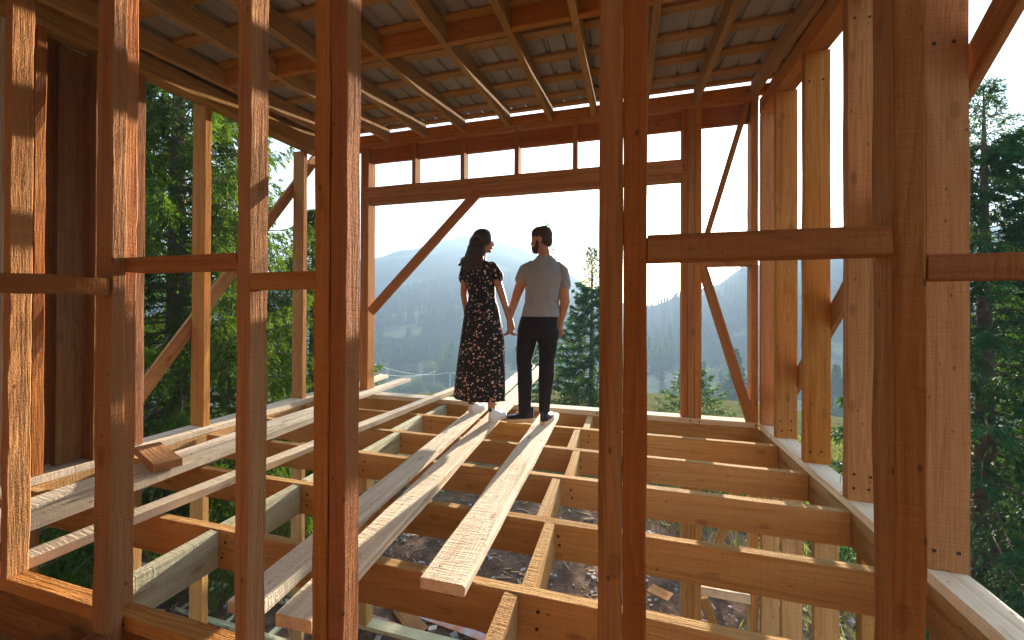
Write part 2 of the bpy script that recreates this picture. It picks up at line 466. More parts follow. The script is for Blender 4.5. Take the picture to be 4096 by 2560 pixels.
def roof_sheet(x0, x1):
    prof = []
    x = x0
    while x < x1 - 1e-6:
        for dx, dz in ((0, 0), (0.095, 0), (0.108, 0.02), (0.127, 0.02), (0.14, 0)):
            prof.append((x + dx, dz))
        x += 0.17
    prof = [(min(px, x1 + 0.01), dz) for px, dz in prof]
    V, Q = [], []
    ys = np.linspace(-2.5, 4.425, 6)
    n = len(prof)
    for th in (0.0, 0.0012):
        for yy in ys:
            for px, dz in prof: V.append((px + 1.2, yy - 2.0, zr(yy, 3.396) + dz + th - 3.2))
    k = len(ys)
    for s in (0, 1):
        o = s * n * k
        for i in range(k - 1):
            for j in range(n - 1):
                a = o + i * n + j
                q = (a, a + 1, a + n + 1, a + n)
                Q.append(q if s else q[::-1])
    obj('roof_sheet', mesh_np('roof_sheet', V, quads=Q), M_SHEET, rf)
for k in range(5): roof_sheet(-4.05 + k * 1.10, -4.05 + (k + 1) * 1.10)

# ================================================================== LOWER STOREY
lf = thing('lower_storey_frame', 'timber frame of the storey below seen through the open floor joists', 'wall frame', (-1.2, YF, -3.0))
bar('bottom_plate', lf, M_GREEN, (-3.66, 1.39), (YF, 4.505), (-2.93, -2.88))
for x0, x1 in ((-3.262, -3.205), (-3.202, -3.146), (0.547, 0.60), (0.603, 0.666), (0.669, 0.730), (1.172, 1.232)):
    bar('stud', lf, M_JOIST, (x0, x1), (YF, 4.505), (-2.88, -0.21))
bar('nogging', lf, M_PLANK, (0.733, 1.17), (YF, 4.505), (-1.705, -1.62))
beam('diagonal_brace', lf, M_JOIST, (1.12, 4.39, -0.45), (0.76, 4.39, -1.60), 0.075, 0.045, (0, 1, 0))
beam('diagonal_brace', lf, M_JOIST, (0.76, 4.39, -1.74), (1.15, 4.39, -2.85), 0.075, 0.045, (0, 1, 0))
for y0 in (4.30, 3.79, 3.20, 2.64, 2.08, 1.5):
    bar('stud', lf, M_JOIST, (1.245, 1.39), (y0, y0 + 0.052), (-2.88, -0.21))
beam('diagonal_brace', lf, M_JOIST, (1.42, 1.9, -0.35), (1.42, 3.6, -2.2), 0.12, 0.035, (1, 0, 0))
bar('bottom_plate', lf, M_GREEN, (1.245, 1.39), (-0.5, 4.35), (-2.93, -2.88))
for y0 in (1.63, 2.21, 2.742, 3.33, 3.905):
    bar('stud', lf, M_JOIST, (-3.878, -3.72), (y0, y0 + 0.055), (-2.88, -0.21))
beam('lintel', lf, M_GREEN, (-3.80, 1.55, -0.27), (-3.80, 4.35, -0.27), 0.14, 0.09, (0, 0, 1))
ld = thing('low_deck_frame', 'low greenish joists on the ground beyond the storey below at the lower left', 'deck frame', (-5.5, 4.0, -3.0))
for y0 in (3.35, 3.93, 4.47, 5.0):
    bar('joist', ld, M_GREEN, (-7.5, -4.0), (y0, y0 + 0.055), (-3.10, -2.93))
for x0 in (-4.3, -5.0, -5.8):
    bar('joist_blocking', ld, M_GREEN, (x0, x0 + 0.055), (3.99, 4.466), (-3.10, -2.935))

# ================================================================== LOOSE PLANKS on the joists
TL = 0.0163
def ztop(y): return 0.05 + TL * (y - 1.17)
G_PL = 'loose planks laid across the floor joists'
def plank(label, x0, y0, x1, y1, w, tilt=True, t=0.048, **kw):
    z0, z1 = (ztop(y0), ztop(y1)) if tilt else (0.051, 0.051)
    side = (0, -TL, 1) if tilt else (0, 0, 1)
    o = beam('loose_plank', None, M_PLANK, (x0, y0, z0 - t / 2), (x1, y1, z1 - t / 2), w, t, side, wob=0.003, **kw)
    tag(o, label, 'plank', G_PL)
    return o
plank('wide short plank under the man with bark along its left edge', -0.715, 1.49, -0.768, 4.2, 0.195, tilt=False, wane=0.014, bow=0.004)
plank("long pale plank under the woman's right foot running out over the far sill", -1.148, 1.17, -1.39, 6.75, 0.155, bow=0.004, wane=0.003)
plank("long bluish plank under the woman's left foot running out over the far sill", -1.378, 1.17, -1.62, 6.9, 0.145, bow=0.004)
plank('narrow plank passing behind the hem of the dress, second group from the left', -2.585, 1.09, -2.04, 5.6, 0.10, bow=0.006)
plank('plank just left of the narrow one, its far end hidden by the post', -3.01, 1.09, -2.965, 3.85, 0.135)
plank('outermost long left plank whose far end sticks out beyond the corner post', -3.235, 1.09, -3.09, 5.2, 0.145, wane=0.003)
plank('short plank end just outside the corner post on the left', -3.52, 4.0, -3.56, 5.35, 0.14)
o = beam('wood_offcut', None, M_STUD, (-3.455, 2.135, 0.098), (-2.94, 1.94, 0.098), 0.15, 0.05, (0, 0, 1))
tag(o, 'short thick wood offcut lying crosswise on the two left planks', 'wood offcut')

# ---- nails on the plates
def nail(loc, tilt=(0.1, 0.1), L=0.06, parent=None, r=0.0022):
    V, Q = [], []
    for z, rr in ((0, r), (L, r), (L, r * 2.4), (L + 0.002, r * 2.4)):
        for k in range(8): V.append((rr * math.cos(k * PI / 4), rr * math.sin(k * PI / 4), z))
    for i in range(3):
        for k in range(8): Q.append((i * 8 + k, i * 8 + (k + 1) % 8, (i + 1) * 8 + (k + 1) % 8, (i + 1) * 8 + k))
    Q += [(24, 25, 26, 27), (27, 28, 31, 24), (28, 29, 30, 31)]
    o = obj('nail', mesh_np('nail', V, quads=Q), M_NAIL, parent)
    o.location = Vector(loc) - (parent.location if parent else Vector((0, 0, 0)))
    o.rotation_euler = (tilt[0], tilt[1], 0)
    return o
nail((1.315, 3.02, 0.045), (0.05, 0.02), 0.055, rw)
nail((-3.80, 3.1, 0.03), (0.2, 0.1), 0.03, lw)
M_NHEAD = simple('rusted_nail_head', (0.06, 0.035, 0.022), 0.7, 0.3)
nh = None
def nail_head(x, y, z, parent):
    global nh
    if nh is None:
        V = [(0, -0.0015, 0)] + [(0.0075 * math.cos(k * PI / 5), -0.0015 + (0.0012 if k % 2 else 0), 0.0075 * math.sin(k * PI / 5)) for k in range(10)]
        V += [(0.0085 * math.cos(k * PI / 5), 0.0, 0.0085 * math.sin(k * PI / 5)) for k in range(10)]
        nh = mesh_np('nail_head', V, tris=[(0, 1 + k, 1 + (k + 1) % 10) for k in range(10)], quads=[(1 + k, 11 + k, 11 + (k + 1) % 10, 1 + (k + 1) % 10) for k in range(10)])
        nh.materials.append(M_NHEAD)
    o = bpy.data.objects.new('nail_head', nh); link(o, parent)
    o.location = Vector((x, y, z)) - parent.location
rn = random.Random(2)
for yj in (1.58, 2.14, 2.72, 3.27, 3.85):
    for xb in (-2.07, -0.42):
        for zz in (-0.065, -0.125):
            nail_head(xb + 0.075 + rn.uniform(-.012, .012), yj - 0.0012, zz + rn.uniform(-.012, .012), floor)
for xs_, zz in ((-3.17, 0.03), (-0.30, 0.03), (0.63, 0.03), (0.70, 0.025), (1.20, 0.03), (0.57, 2.60), (0.57, 2.56), (-2.0, 3.21), (-1.2, 3.205), (-0.5, 3.21), (0.9, 3.205), (-3.17, 2.62), (-3.17, 2.57)):
    nail_head(xs_ + rn.uniform(-.01, .01), YF - (0.010 if 2.5 < zz < 2.7 else 0.006), zz, fw)
for y_, z_ in ((3.912, 0.12), (3.912, 0.20), (3.343, 0.14), (2.764, 0.12), (2.764, 0.2), (2.764, 2.85), (3.343, 2.8), (2.136, 0.13), (2.136, 2.3)):
    for xx in (1.275, 1.345): nail_head(xx + rn.uniform(-.01, .01), y_ - 0.002, z_ + rn.uniform(-.01, .01), rw)
# ================================================================== TERRAIN
def lerp_tab(tab, x):
    if x <= tab[0][0]: return tab[0][1]
    for (a, va), (b, vb) in zip(tab[:-1], tab[1:]):
        if x <= b:
            f = (x - a) / (b - a); f = f * f * (3 - 2 * f)
            return va + f * (vb - va)
    return tab[-1][1]
RIDGE = [(-180, 5), (-120, 6), (-70, 3.2), (-58, 2.6), (-47, 3.2), (-43, 3.9), (-35, 6.45), (-30.8, 7.8), (-25.6, 9.25), (-22, 10.2), (-18.4, 9.3), (-15.3, 8.5),
         (-13.5, 7.8), (-8.7, 5.1), (-3.6, 2.0), (0, 0.5), (3.1, 0.3), (7, 1.5), (10.7, 2.7), (14.6, 5.0), (19.7, 6.3), (24, 6.4), (33, 7.5), (36, 7.8), (60, 7), (110, 5), (180, 5)]
RD = [(-180, 900), (-10, 900), (-2, 800), (4, 560), (40, 560), (90, 800), (180, 900)]
def sm01(x): x = min(1, max(0, x)); return x * x * (3 - 2 * x)
def vnoise(x, y):
    return (math.sin(x * 1.3 + 2.1 * math.sin(y * 0.7)) + math.sin(y * 1.7 + 1.3 * math.sin(x * 0.9 + 1)) + 0.5 * math.sin(3.1 * x + 1.7 * y)) / 2.5
def height(x, y):
    r = math.hypot(x, y)
    az = math.degrees(math.atan2(x, y))
    G = -3.1
    # local bench round the house, then a slope down to the valley floor
    front = sm01((y + 6) / 14)
    fl = -36 if True else 0
    z = G + (fl - G) * sm01((r - 11) / 125.0) * front + (1 - front) * (r * 0.10)
    rd = lerp_tab(RD, az)
    top = CAM_H + rd * math.tan(math.radians(lerp_tab(RIDGE, az)))
    t = (r - 190) / (rd - 190)
    if t > 0:
        tt = min(t, 1.0)
        prof = 0.45 * tt + 0.55 * tt * tt * (3 - 2 * tt)
        base = z
        z = base + (top - base) * prof
        if t > 1: z = top - (r - rd) * 0.25
        z += vnoise(x / 60, y / 60) * 7 * min(1, t * 3) * (0.3 if 0.75 < t < 1.15 else 1.0)
        if 0.85 < t <= 1.0: z += 0
    if r > 12: z += vnoise(x / 9, y / 9) * 0.35 * sm01((r - 12) / 30)
    else: z += vnoise(x * 0.9, y * 0.9) * 0.05
    return z
rads = [0.0] + list(np.linspace(1.5, 12, 14)) + list(np.geomspace(13.5, 1150, 84))
azs = list(np.linspace(-80, 50, 200)) + list(np.linspace(54, 276, 56))
V = [(0, 0, height(0, 0.01))]
for r in rads[1:]:
    for a in azs:
        x_, y_ = r * math.sin(math.radians(a)), r * math.cos(math.radians(a))
        V.append((x_, y_, height(x_, y_)))
na = len(azs)
Q, T = [], []
for j in range(na): T.append((0, 1 + (j + 1) % na, 1 + j))
for i in range(len(rads) - 2):
    for j in range(na):
        k = (j + 1) % na
        a = 1 + i * na
        Q.append((a + j, a + k, a + na + k, a + na + j))
gm, nt, bs = newmat('hillside_ground')
geo = N(nt, 'ShaderNodeNewGeometry')
P_ = geo.outputs['Position']
sep = N(nt, 'ShaderNodeSeparateXYZ'); nt.links.new(P_, sep.inputs[0])
dist = N(nt, 'ShaderNodeVectorMath', operation='LENGTH'); nt.links.new(P_, dist.inputs[0])
soil = ramp(nt, noise(nt, P_, (1, 1, 1), scale=3.0, detail=8, rough=0.7), [(0.3, (0.055, 0.034, 0.024)), (0.5, (0.15, 0.092, 0.064)), (0.72, (0.29, 0.19, 0.14))])
grassc = ramp(nt, noise(nt, P_, (1, 1, 1), scale=2.0, detail=8, rough=0.7), [(0.3, (0.045, 0.055, 0.02)), (0.7, (0.17, 0.15, 0.065))])
gmask = noise(nt, P_, (1, 1, 1), scale=0.35, detail=5)
gx = math_n(nt, 'MULTIPLY', math_n(nt, 'ADD', math_n(nt, 'ADD', sep.outputs[0], -1.2), math_n(nt, 'MULTIPLY', math_n(nt, 'SUBTRACT', sep.outputs[1], 6.5), 0.8)), 0.09)
far = math_n(nt, 'MULTIPLY', math_n(nt, 'SUBTRACT', dist.outputs['Value'], 8.5, False), 0.15, True)
gm_ = math_n(nt, 'ADD', math_n(nt, 'MULTIPLY', math_n(nt, 'SUBTRACT', math_n(nt, 'ADD', gmask, gx), 0.5), 5.0, True), far, True)
near_c = mix_n(nt, gm_, soil, grassc)
meadow = ramp(nt, noise(nt, P_, (1, 1, 1), scale=0.03, detail=6), [(0.35, (0.08, 0.10, 0.05)), (0.5, (0.24, 0.23, 0.13)), (0.7, (0.42, 0.35, 0.23))])
forest = ramp(nt, noise(nt, P_, (1, 1, 0.5), scale=0.14, detail=6, rough=0.7), [(0.35, (0.012, 0.022, 0.016)), (0.7, (0.030, 0.048, 0.028))])
clear = noise(nt, P_, (1, 1, 2.5), scale=0.011, detail=4, rough=0.6)
forest = mix_n(nt, math_n(nt, 'MULTIPLY', math_n(nt, 'SUBTRACT', clear, 0.56, True), 14.0, True), forest, (0.15, 0.16, 0.08))
m1 = math_n(nt, 'MULTIPLY', math_n(nt, 'SUBTRACT', dist.outputs['Value'], 60.0), 0.02, True)
m2 = math_n(nt, 'MULTIPLY', math_n(nt, 'SUBTRACT', dist.outputs['Value'], 205.0), 0.03, True)
colr = mix_n(nt, m2, mix_n(nt, m1, near_c, meadow), forest)
nt.links.new(colr, bs.inputs['Base Color'])
bs.inputs['Roughness'].default_value = 0.95
bs.inputs['Specular IOR Level'].default_value = 0.0
bn = noise(nt, P_, (1, 1, 1), scale=7, detail=9, rough=0.75)
b = N(nt, 'ShaderNodeBump'); b.inputs['Strength'].default_value = 1.0; b.inputs['Distance'].default_value = 0.10
nt.links.new(bn, b.inputs['Height']); nt.links.new(b.outputs[0], bs.inputs['Normal'])
g = obj('ground', mesh_np('ground', V, quads=Q, tris=T, smooth=True), gm)
g['kind'] = 'structure'

# ================================================================== VEGETATION
def leafmat(name, c1, c2, trans=0.5):
    m = bpy.data.materials.new(name); m.use_nodes = True
    nt = m.node_tree; nt.nodes.clear()
    out = nt.nodes.new('ShaderNodeOutputMaterial')
    at = nt.nodes.new('ShaderNodeAttribute'); at.attribute_name = 'tint'
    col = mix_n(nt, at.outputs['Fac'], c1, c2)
    d = nt.nodes.new('ShaderNodeBsdfPrincipled'); t = nt.nodes.new('ShaderNodeBsdfTranslucent')
    d.inputs['Roughness'].default_value = 0.55; d.inputs['Specular IOR Level'].default_value = 0.08
    nt.links.new(col, d.inputs['Base Color'])
    tc = mix_n(nt, 1.0, col, (1.2, 1.15, 0.4), 'MULTIPLY')
    tc2 = mix_n(nt, 0.5, tc, (0.13, 0.24, 0.015))
    nt.links.new(tc2, t.inputs[0])
    mx = nt.nodes.new('ShaderNodeMixShader'); mx.inputs[0].default_value = trans
    nt.links.new(d.outputs[0], mx.inputs[1]); nt.links.new(t.outputs[0], mx.inputs[2])
    nt.links.new(mx.outputs[0], out.inputs[0])
    return m
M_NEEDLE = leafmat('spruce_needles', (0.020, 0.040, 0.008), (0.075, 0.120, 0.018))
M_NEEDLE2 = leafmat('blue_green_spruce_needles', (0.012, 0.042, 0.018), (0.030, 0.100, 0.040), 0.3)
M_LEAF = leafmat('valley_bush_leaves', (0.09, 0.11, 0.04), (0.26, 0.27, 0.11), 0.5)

def kites(P, D, L, W, tint, rs):
    """needle sprays: a slender kite for every (point, direction)"""
    n = len(P)
    D = D / (np.linalg.norm(D, axis=1)[:, None] + 1e-9)
    R = rs.normal(0, 1, (n, 3)); S = np.cross(D, R); S /= (np.linalg.norm(S, axis=1)[:, None] + 1e-9)
    V = np.empty((n, 4, 3))
    V[:, 0] = P
    V[:, 1] = P + D * (L * .45)[:, None] + S * (W / 2)[:, None]
    V[:, 2] = P + D * L[:, None]
    V[:, 3] = P + D * (L * .45)[:, None] - S * (W / 2)[:, None]
    Q = np.arange(n * 4).reshape(n, 4)
    return V.reshape(-1, 3), Q, np.repeat(tint, 4)

def tube(path, radii, k=6):
    V, Q = [], []
    path = [Vector(p) for p in path]
    for i, p in enumerate(path):
        d = (path[min(i + 1, len(path) - 1)] - path[max(i - 1, 0)]).normalized()
        a = d.orthogonal().normalized(); b_ = d.cross(a)
        for j in range(k):
            t = 2 * PI * j / k
            V.append(tuple(p + (a * math.cos(t) + b_ * math.sin(t)) * radii[i]))
    for i in range(len(path) - 1):
        for j in range(k):
            Q.append((i * k + j, i * k + (j + 1) % k, (i + 1) * k + (j + 1) % k, (i + 1) * k + j))
    return V, Q

def join(parts):
    V, Q, o = [], [], 0
    for v, q in parts:
        V += v; Q += [tuple(i + o for i in f) for f in q]; o += len(v)
    return V, Q

def spruce_mesh(seed, H, Rb, nbr, ntw, nneedle, z_low=0.08, top_sparse=0.0, nl=0.07, nw_=0.014, droop=0.45, shape=0.8, lean=(0, 0), hang=0.35):
    rs = np.random.RandomState(seed)
    limbs = []
    tp = [(lean[0] * t * H, lean[1] * t * H, t * H) for t in np.linspace(0, 1, 9)]
    limbs.append(tube(tp, [0.018 * H * (1 - t) ** 0.8 + 0.006 for t in np.linspace(0, 1, 9)], 8))
    PP, DD, LL, TT = [], [], [], []
    for i in range(nbr):
        u = (i + rs.uniform()) / nbr
        u = 1 - (1 - u) ** 1.15
        h = H * (z_low + (1 - z_low) * u)
        a = i * 2.39996 + rs.normal(0, 0.35)
        f = (1 - h / H)
        l = Rb * (f ** shape) * rs.uniform(0.70, 1.18) + 0.10
        sparse = top_sparse and (h / H) > (1 - top_sparse)
        ca, sa = math.cos(a), math.sin(a)
        m = 12
        t = np.linspace(0, 1, m)
        up = 0.50 * (h / H) ** 2
        zz = l * (up * t - droop * (1 - 0.7 * h / H) * t ** 1.6 + 0.22 * t ** 4)
        rr = l * t
        side = rs.normal(0, 0.06) * l * t ** 2
        bx = lean[0] * h + rr * ca - side * sa; by = lean[1] * h + rr * sa + side * ca; bz = h + zz
        B = np.stack([bx, by, bz], 1)
        limbs.append(tube([tuple(p) for p in B[::3]] + [tuple(B[-1])], [0.010 * l + 0.004, 0.008 * l + 0.003, 0.006 * l + .002, 0.004 * l + .0015, 0.002], 4))
        dB = np.gradient(B, axis=0); dB /= np.linalg.norm(dB, axis=1)[:, None] + 1e-9
        nt_ = max(5, int(ntw * (0.35 + l / Rb)))
        if sparse: nt_ = max(4, int(nt_ * 0.35))
        tt = rs.uniform(0.10, 1.0, nt_) ** 0.8
        idx = np.clip((tt * (m - 1)), 0, m - 1.001); i0 = idx.astype(int); fr = (idx - i0)[:, None]
        base = B[i0] * (1 - fr) + B[i0 + 1] * fr
        fw_ = dB[i0]
        sd = np.cross(fw_, np.array([0, 0, 1.0])); sd /= np.linalg.norm(sd, axis=1)[:, None] + 1e-9
        sg = rs.choice([-1, 1], nt_)[:, None]
        tl = (0.10 + 0.34 * l * (1 - tt) ** 0.8 * rs.uniform(0.6, 1.2, nt_))
        td = fw_ * 0.75 + sd * sg * rs.uniform(0.4, 1.0, (nt_, 1)) + np.array([0, 0, -1.0]) * rs.uniform(0, hang * 2, (nt_, 1))
        td /= np.linalg.norm(td, axis=1)[:, None]
        k = nneedle if not sparse else max(3, nneedle // 3)
        s = rs.uniform(0, 1, (nt_, k))
        P = base[:, None] + td[:, None] * (tl[:, None] * s)[..., None]
        P[..., 2] -= (tl[:, None] * s ** 2) * hang * 0.6
        Dn = td[:, None] * 0.8 + rs.normal(0, 0.30, (nt_, k, 3))
        Dn[..., 2] -= 0.15
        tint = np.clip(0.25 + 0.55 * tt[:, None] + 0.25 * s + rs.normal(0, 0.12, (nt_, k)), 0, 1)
        PP.append(P.reshape(-1, 3)); DD.append(Dn.reshape(-1, 3)); TT.append(tint.ravel())
        # needles on the branch itself
        kb = max(4, k * 2)
        j = rs.uniform(0.15, 1, kb) * (m - 1.001); j0 = j.astype(int); fj = (j - j0)[:, None]
        PP.append(B[j0] * (1 - fj) + B[j0 + 1] * fj); DD.append(dB[j0] * .7 + rs.normal(0, .5, (kb, 3))); TT.append(rs.uniform(.3, .9, kb))
    P = np.concatenate(PP); D = np.concatenate(DD); T = np.concatenate(TT)
    n = len(P)
    V, Q, tint = kites(P, D, nl * rs.uniform(0.6, 1.3, n), nw_ * rs.uniform(0.7, 1.4, n), T, rs)
    me = mesh_np('crown', V, quads=Q)
    at = me.attributes.new('tint', 'FLOAT', 'POINT'); at.data.foreach_set('value', tint.astype(np.float32))
    lv, lq = join(limbs)
    tm = mesh_np('trunk', lv, quads=lq, smooth=True)
    return tm, me

def place_tree(name, label, loc, meshes, mat, group=None, rot=0.0, scale=1.0, cat='tree', trunkmat=None):
    t = thing(name, label, cat, loc, group)
    t.rotation_euler = (0, 0, rot); t.scale = (scale,) * 3
    tr = obj('trunk', meshes[0], None, t); cr = obj('crown', meshes[1], None, t)
    if not meshes[0].materials: meshes[0].materials.append(trunkmat or M_BARK)
    if not meshes[1].materials: meshes[1].materials.append(mat)
    return t

def at(az, dist, z=None):
    x_, y_ = dist * math.sin(math.radians(az)), dist * math.cos(math.radians(az))
    return (x_, y_, height(x_, y_) - 0.05 if z is None else z)

# --- near spruces
p = at(-56.0, 8.3)
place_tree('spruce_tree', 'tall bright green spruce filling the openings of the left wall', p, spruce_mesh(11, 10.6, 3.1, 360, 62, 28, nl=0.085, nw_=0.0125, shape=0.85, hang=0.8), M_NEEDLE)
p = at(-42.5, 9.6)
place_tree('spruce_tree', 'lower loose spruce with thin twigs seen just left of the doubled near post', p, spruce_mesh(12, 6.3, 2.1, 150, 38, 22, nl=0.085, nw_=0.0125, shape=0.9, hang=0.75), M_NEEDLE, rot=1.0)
p = at(-63.0, 14.0)  # extra spruce added to darken the background of the bright one
place_tree('spruce_tree', 'dark spruce added behind the tall bright one at the left for a darker background', p, spruce_mesh(13, 14.0, 3.6, 200, 44, 18, nl=0.13, nw_=0.032, shape=0.7), M_NEEDLE2, rot=2.0)
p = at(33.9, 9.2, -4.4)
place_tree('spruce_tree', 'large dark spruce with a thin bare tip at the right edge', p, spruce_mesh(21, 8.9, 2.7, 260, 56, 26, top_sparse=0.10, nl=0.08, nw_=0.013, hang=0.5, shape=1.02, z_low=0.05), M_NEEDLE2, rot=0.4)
p = at(38.5, 12.5, -5.2)  # extra spruce added so the right edge reads dark behind
place_tree('spruce_tree', 'darker spruce added behind the large one at the right edge as a dark background', p, spruce_mesh(22, 8.6, 3.0, 180, 44, 20, nl=0.12, nw_=0.032, shape=0.8, z_low=0.03), M_NEEDLE2, rot=1.4)
p = at(-10.9, 19.5, -7.3)
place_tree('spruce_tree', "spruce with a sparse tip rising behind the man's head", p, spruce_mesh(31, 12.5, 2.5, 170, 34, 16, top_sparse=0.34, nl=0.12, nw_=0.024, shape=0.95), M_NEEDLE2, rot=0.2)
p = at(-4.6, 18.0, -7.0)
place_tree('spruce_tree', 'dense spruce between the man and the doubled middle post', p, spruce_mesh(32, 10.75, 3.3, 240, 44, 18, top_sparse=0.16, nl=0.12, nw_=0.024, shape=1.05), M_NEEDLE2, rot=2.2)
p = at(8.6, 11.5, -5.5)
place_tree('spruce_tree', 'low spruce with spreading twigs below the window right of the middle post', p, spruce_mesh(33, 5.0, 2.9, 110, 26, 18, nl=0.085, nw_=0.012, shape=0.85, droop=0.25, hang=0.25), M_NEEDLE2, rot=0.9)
p = at(13.4, 118.0)
place_tree('spruce_tree', 'hazy dark spruce seen behind the lower diagonal brace', p, spruce_mesh(34, 24.5, 7.0, 150, 34, 16, nl=0.6, nw_=0.13, shape=1.0), M_NEEDLE2, rot=0.9)
p = at(23.2, 120.0)
place_tree('spruce_tree', 'pale small spruce in the gap between two right wall studs', p, spruce_mesh(35, 22.0, 4.6, 130, 26, 14, nl=0.6, nw_=0.13, shape=0.95), M_NEEDLE2, rot=0.9)

# --- valley conifers: countable ones as trees
rv = random.Random(5)
KIN = [spruce_mesh(50 + i, 18.0, 3.4, 60, 9, 7, nl=0.75, nw_=0.26, shape=0.85, z_low=0.03) for i in range(4)]
G_V = 'hazy conifers standing on the valley slope'
for i in range(110):
    az = rv.uniform(-37, -6) if i < 72 else rv.uniform(1, 24)
    d = rv.uniform(215, 330) if i % 3 else rv.uniform(175, 215)
    if az > 0: d = rv.uniform(150, 260)
    k = i % 4
    px = (az + 37) / 61
    place_tree('valley_conifer', 'hazy grey green conifer among many on the slope across the valley', at(az, d), KIN[k], M_NEEDLE2, G_V, rv.uniform(0, 6), rv.uniform(0.55, 1.15))
# the forest beyond, one mass
rs = np.random.RandomState(9)
V_, Q_, off = [], [], 0
for i in range(2600):
    az = rs.uniform(-62, 42); d = rs.uniform(290, 470)
    x_, y_ = d * math.sin(math.radians(az)), d * math.cos(math.radians(az))
    z_ = height(x_, y_) - 1
    h_ = rs.uniform(9, 17); r_ = h_ * 0.17
    if vnoise(x_ / 40, y_ / 55) > 0.62: continue
    for lvl in range(3):
        zb, zt, rr = z_ + h_ * (0.05 + 0.28 * lvl), z_ + h_ * (0.5 + 0.25 * lvl), r_ * (1 - 0.28 * lvl)
        a0 = rs.uniform(0, 6)
        for k in range(5):
            a1 = a0 + k * 2 * PI / 5
            V_.append((x_ + rr * rs.uniform(.7, 1.2) * math.cos(a1), y_ + rr * math.sin(a1), zb + rs.uniform(-.6, .6)))
        V_.append((x_, y_, zt))
        for k in range(5): Q_.append((off + k, off + (k + 1) % 5, off + 5))
        off += 6
me = mesh_np('far_forest', V_, tris=Q_)
M_FF = simple('far_forest_green', (0.012, 0.022, 0.012), 0.95, spec=0.0)
ff = obj('far_forest', me, M_FF); ff['kind'] = 'stuff'
ff['label'] = 'hazy conifer forest covering the mountain slopes'; ff['category'] = 'forest'

# --- valley bushes and round trees
def bush_meshes(seed, n=1400, H=5.0, R=2.3, leaf=0.42):
    rs = np.random.RandomState(seed)
    cs = rs.normal(0, 1, (16, 3)) * (R * 0.42, R * 0.42, H * 0.17) + (0, 0, H * 0.55)
    P = cs[rs.randint(0, 16, n)] + rs.normal(0, 1, (n, 3)) * (R * 0.24, R * 0.24, H * 0.13)
    P[:, 2] = np.abs(P[:, 2])
    D = rs.normal(0, 1, (n, 3))
    V, Q, t = kites(P, D, leaf * rs.uniform(.5, 1.3, n), leaf * 0.7 * rs.uniform(.5, 1.3, n), rs.uniform(0, 1, n), rs)
    me = mesh_np('crown', V, quads=Q)
    a_ = me.attributes.new('tint', 'FLOAT', 'POINT'); a_.data.foreach_set('value', t.astype(np.float32))
    parts = [tube([(0, 0, 0), (0.05, 0.02, H * .3), (0, 0, H * .6)], [0.12, 0.09, 0.03], 6)]
    for k in range(5):
        a = k * 1.3
        parts.append(tube([(0, 0, H * .15), (math.cos(a) * R * .3, math.sin(a) * R * .3, H * .4), (math.cos(a) * R * .5, math.sin(a) * R * .5, H * .65)], [.07, .05, .02], 4))
    lv, lq = join(parts)
    return mesh_np('trunk', lv, quads=lq), me
BU = [bush_meshes(70 + i) for i in range(4)]
G_B = 'leafy bushes along the far meadow'
for i in range(64):
    az = rv.uniform(-35.5, -20) if i < 38 else (rv.uniform(-20, -9) if i < 44 else rv.uniform(2, 24))
    d = rv.uniform(163, 205)
    place_tree('valley_bush', 'pale leafy bush beside the meadow on the valley floor', at(az, d), BU[i % 4], M_LEAF, G_B, rv.uniform(0, 6), rv.uniform(0.6, 1.6), cat='bush')
t = place_tree('round_tree', 'taller round leafy tree rising above the bushes left of the power poles', at(-26.9, 196), BU[2], M_LEAF, None, 1.0, 1.9)
t = place_tree('poplar_tree', 'slender pointed tree just left of the first power pole', at(-23.5, 200), KIN[1], M_LEAF, None, 1.0, 0.75)

# --- power line
M_POLE = simple('weathered_pole_wood', (0.42, 0.33, 0.24), 0.9)
M_POLE2 = simple('grey_concrete_pole', (0.33, 0.34, 0.36), 0.8)
M_WIRE = simple('pale_wire', (0.55, 0.55, 0.52), 0.4, 0.3)
def pole(label, az, d, h, m, r, arms):
    loc = at(az, d)
    t = thing('power_pole', label, 'power pole', loc)
    v, q = tube([(0, 0, 0), (0, 0, h)], [r, r * .7], 8); obj('shaft', mesh_np('shaft', v, quads=q, smooth=True), m, t)
    for zz in arms:
        v, q = tube([(-1.1, 0, h - zz), (1.1, 0, h - zz)], [.09, .09], 6); obj('cross_arm', mesh_np('cross_arm', v, quads=q), m, t)
        for sx in (-1, 1):
            v, q = tube([(sx, 0, h - zz), (sx, 0, h - zz + .45)], [.09, .05], 6); obj('insulator', mesh_np('insulator', v, quads=q), M_POLE2, t)
    return loc
# pixel of the photo -> azimuth only; heights are real pole heights
pa = pole('slim wooden power pole, first of the two poles seen left of the dress', -26.95, 170, 10.4, M_POLE, 0.24, (0.5,))
pb = pole('thicker grey power pole close to the left edge of the dress', -24.7, 170, 9.4, M_POLE2, 0.34, (0.3,))
pc = pole('thin distant pole standing among the bushes beside the corner post', -33.2, 185, 9.0, M_POLE, 0.16, (0.4,))
def wire(label, A, B, sag, r=0.10):
    A, B = Vector(A), Vector(B)
    pts = []
    for i in range(25):
        t_ = i / 24
        p_ = A.lerp(B, t_); p_.z -= sag * 4 * t_ * (1 - t_)
        pts.append(p_)
    v, q = tube(pts, [r] * 25, 4)
    o = obj('power_wire', mesh_np('power_wire', v, quads=q), M_WIRE)
    tag(o, label, 'wire', 'power wires over the valley')
topb = Vector(pb) + Vector((0, 0, 9.3))
wl = Vector(at(-37.5, 118)); wl.z = -12.7
wl2 = Vector(at(-37.5, 118)); wl2.z = -15.8
wire('upper pale wire sagging from the left towards the grey pole', wl, topb + Vector((-1, 0, 0)), 2.6)
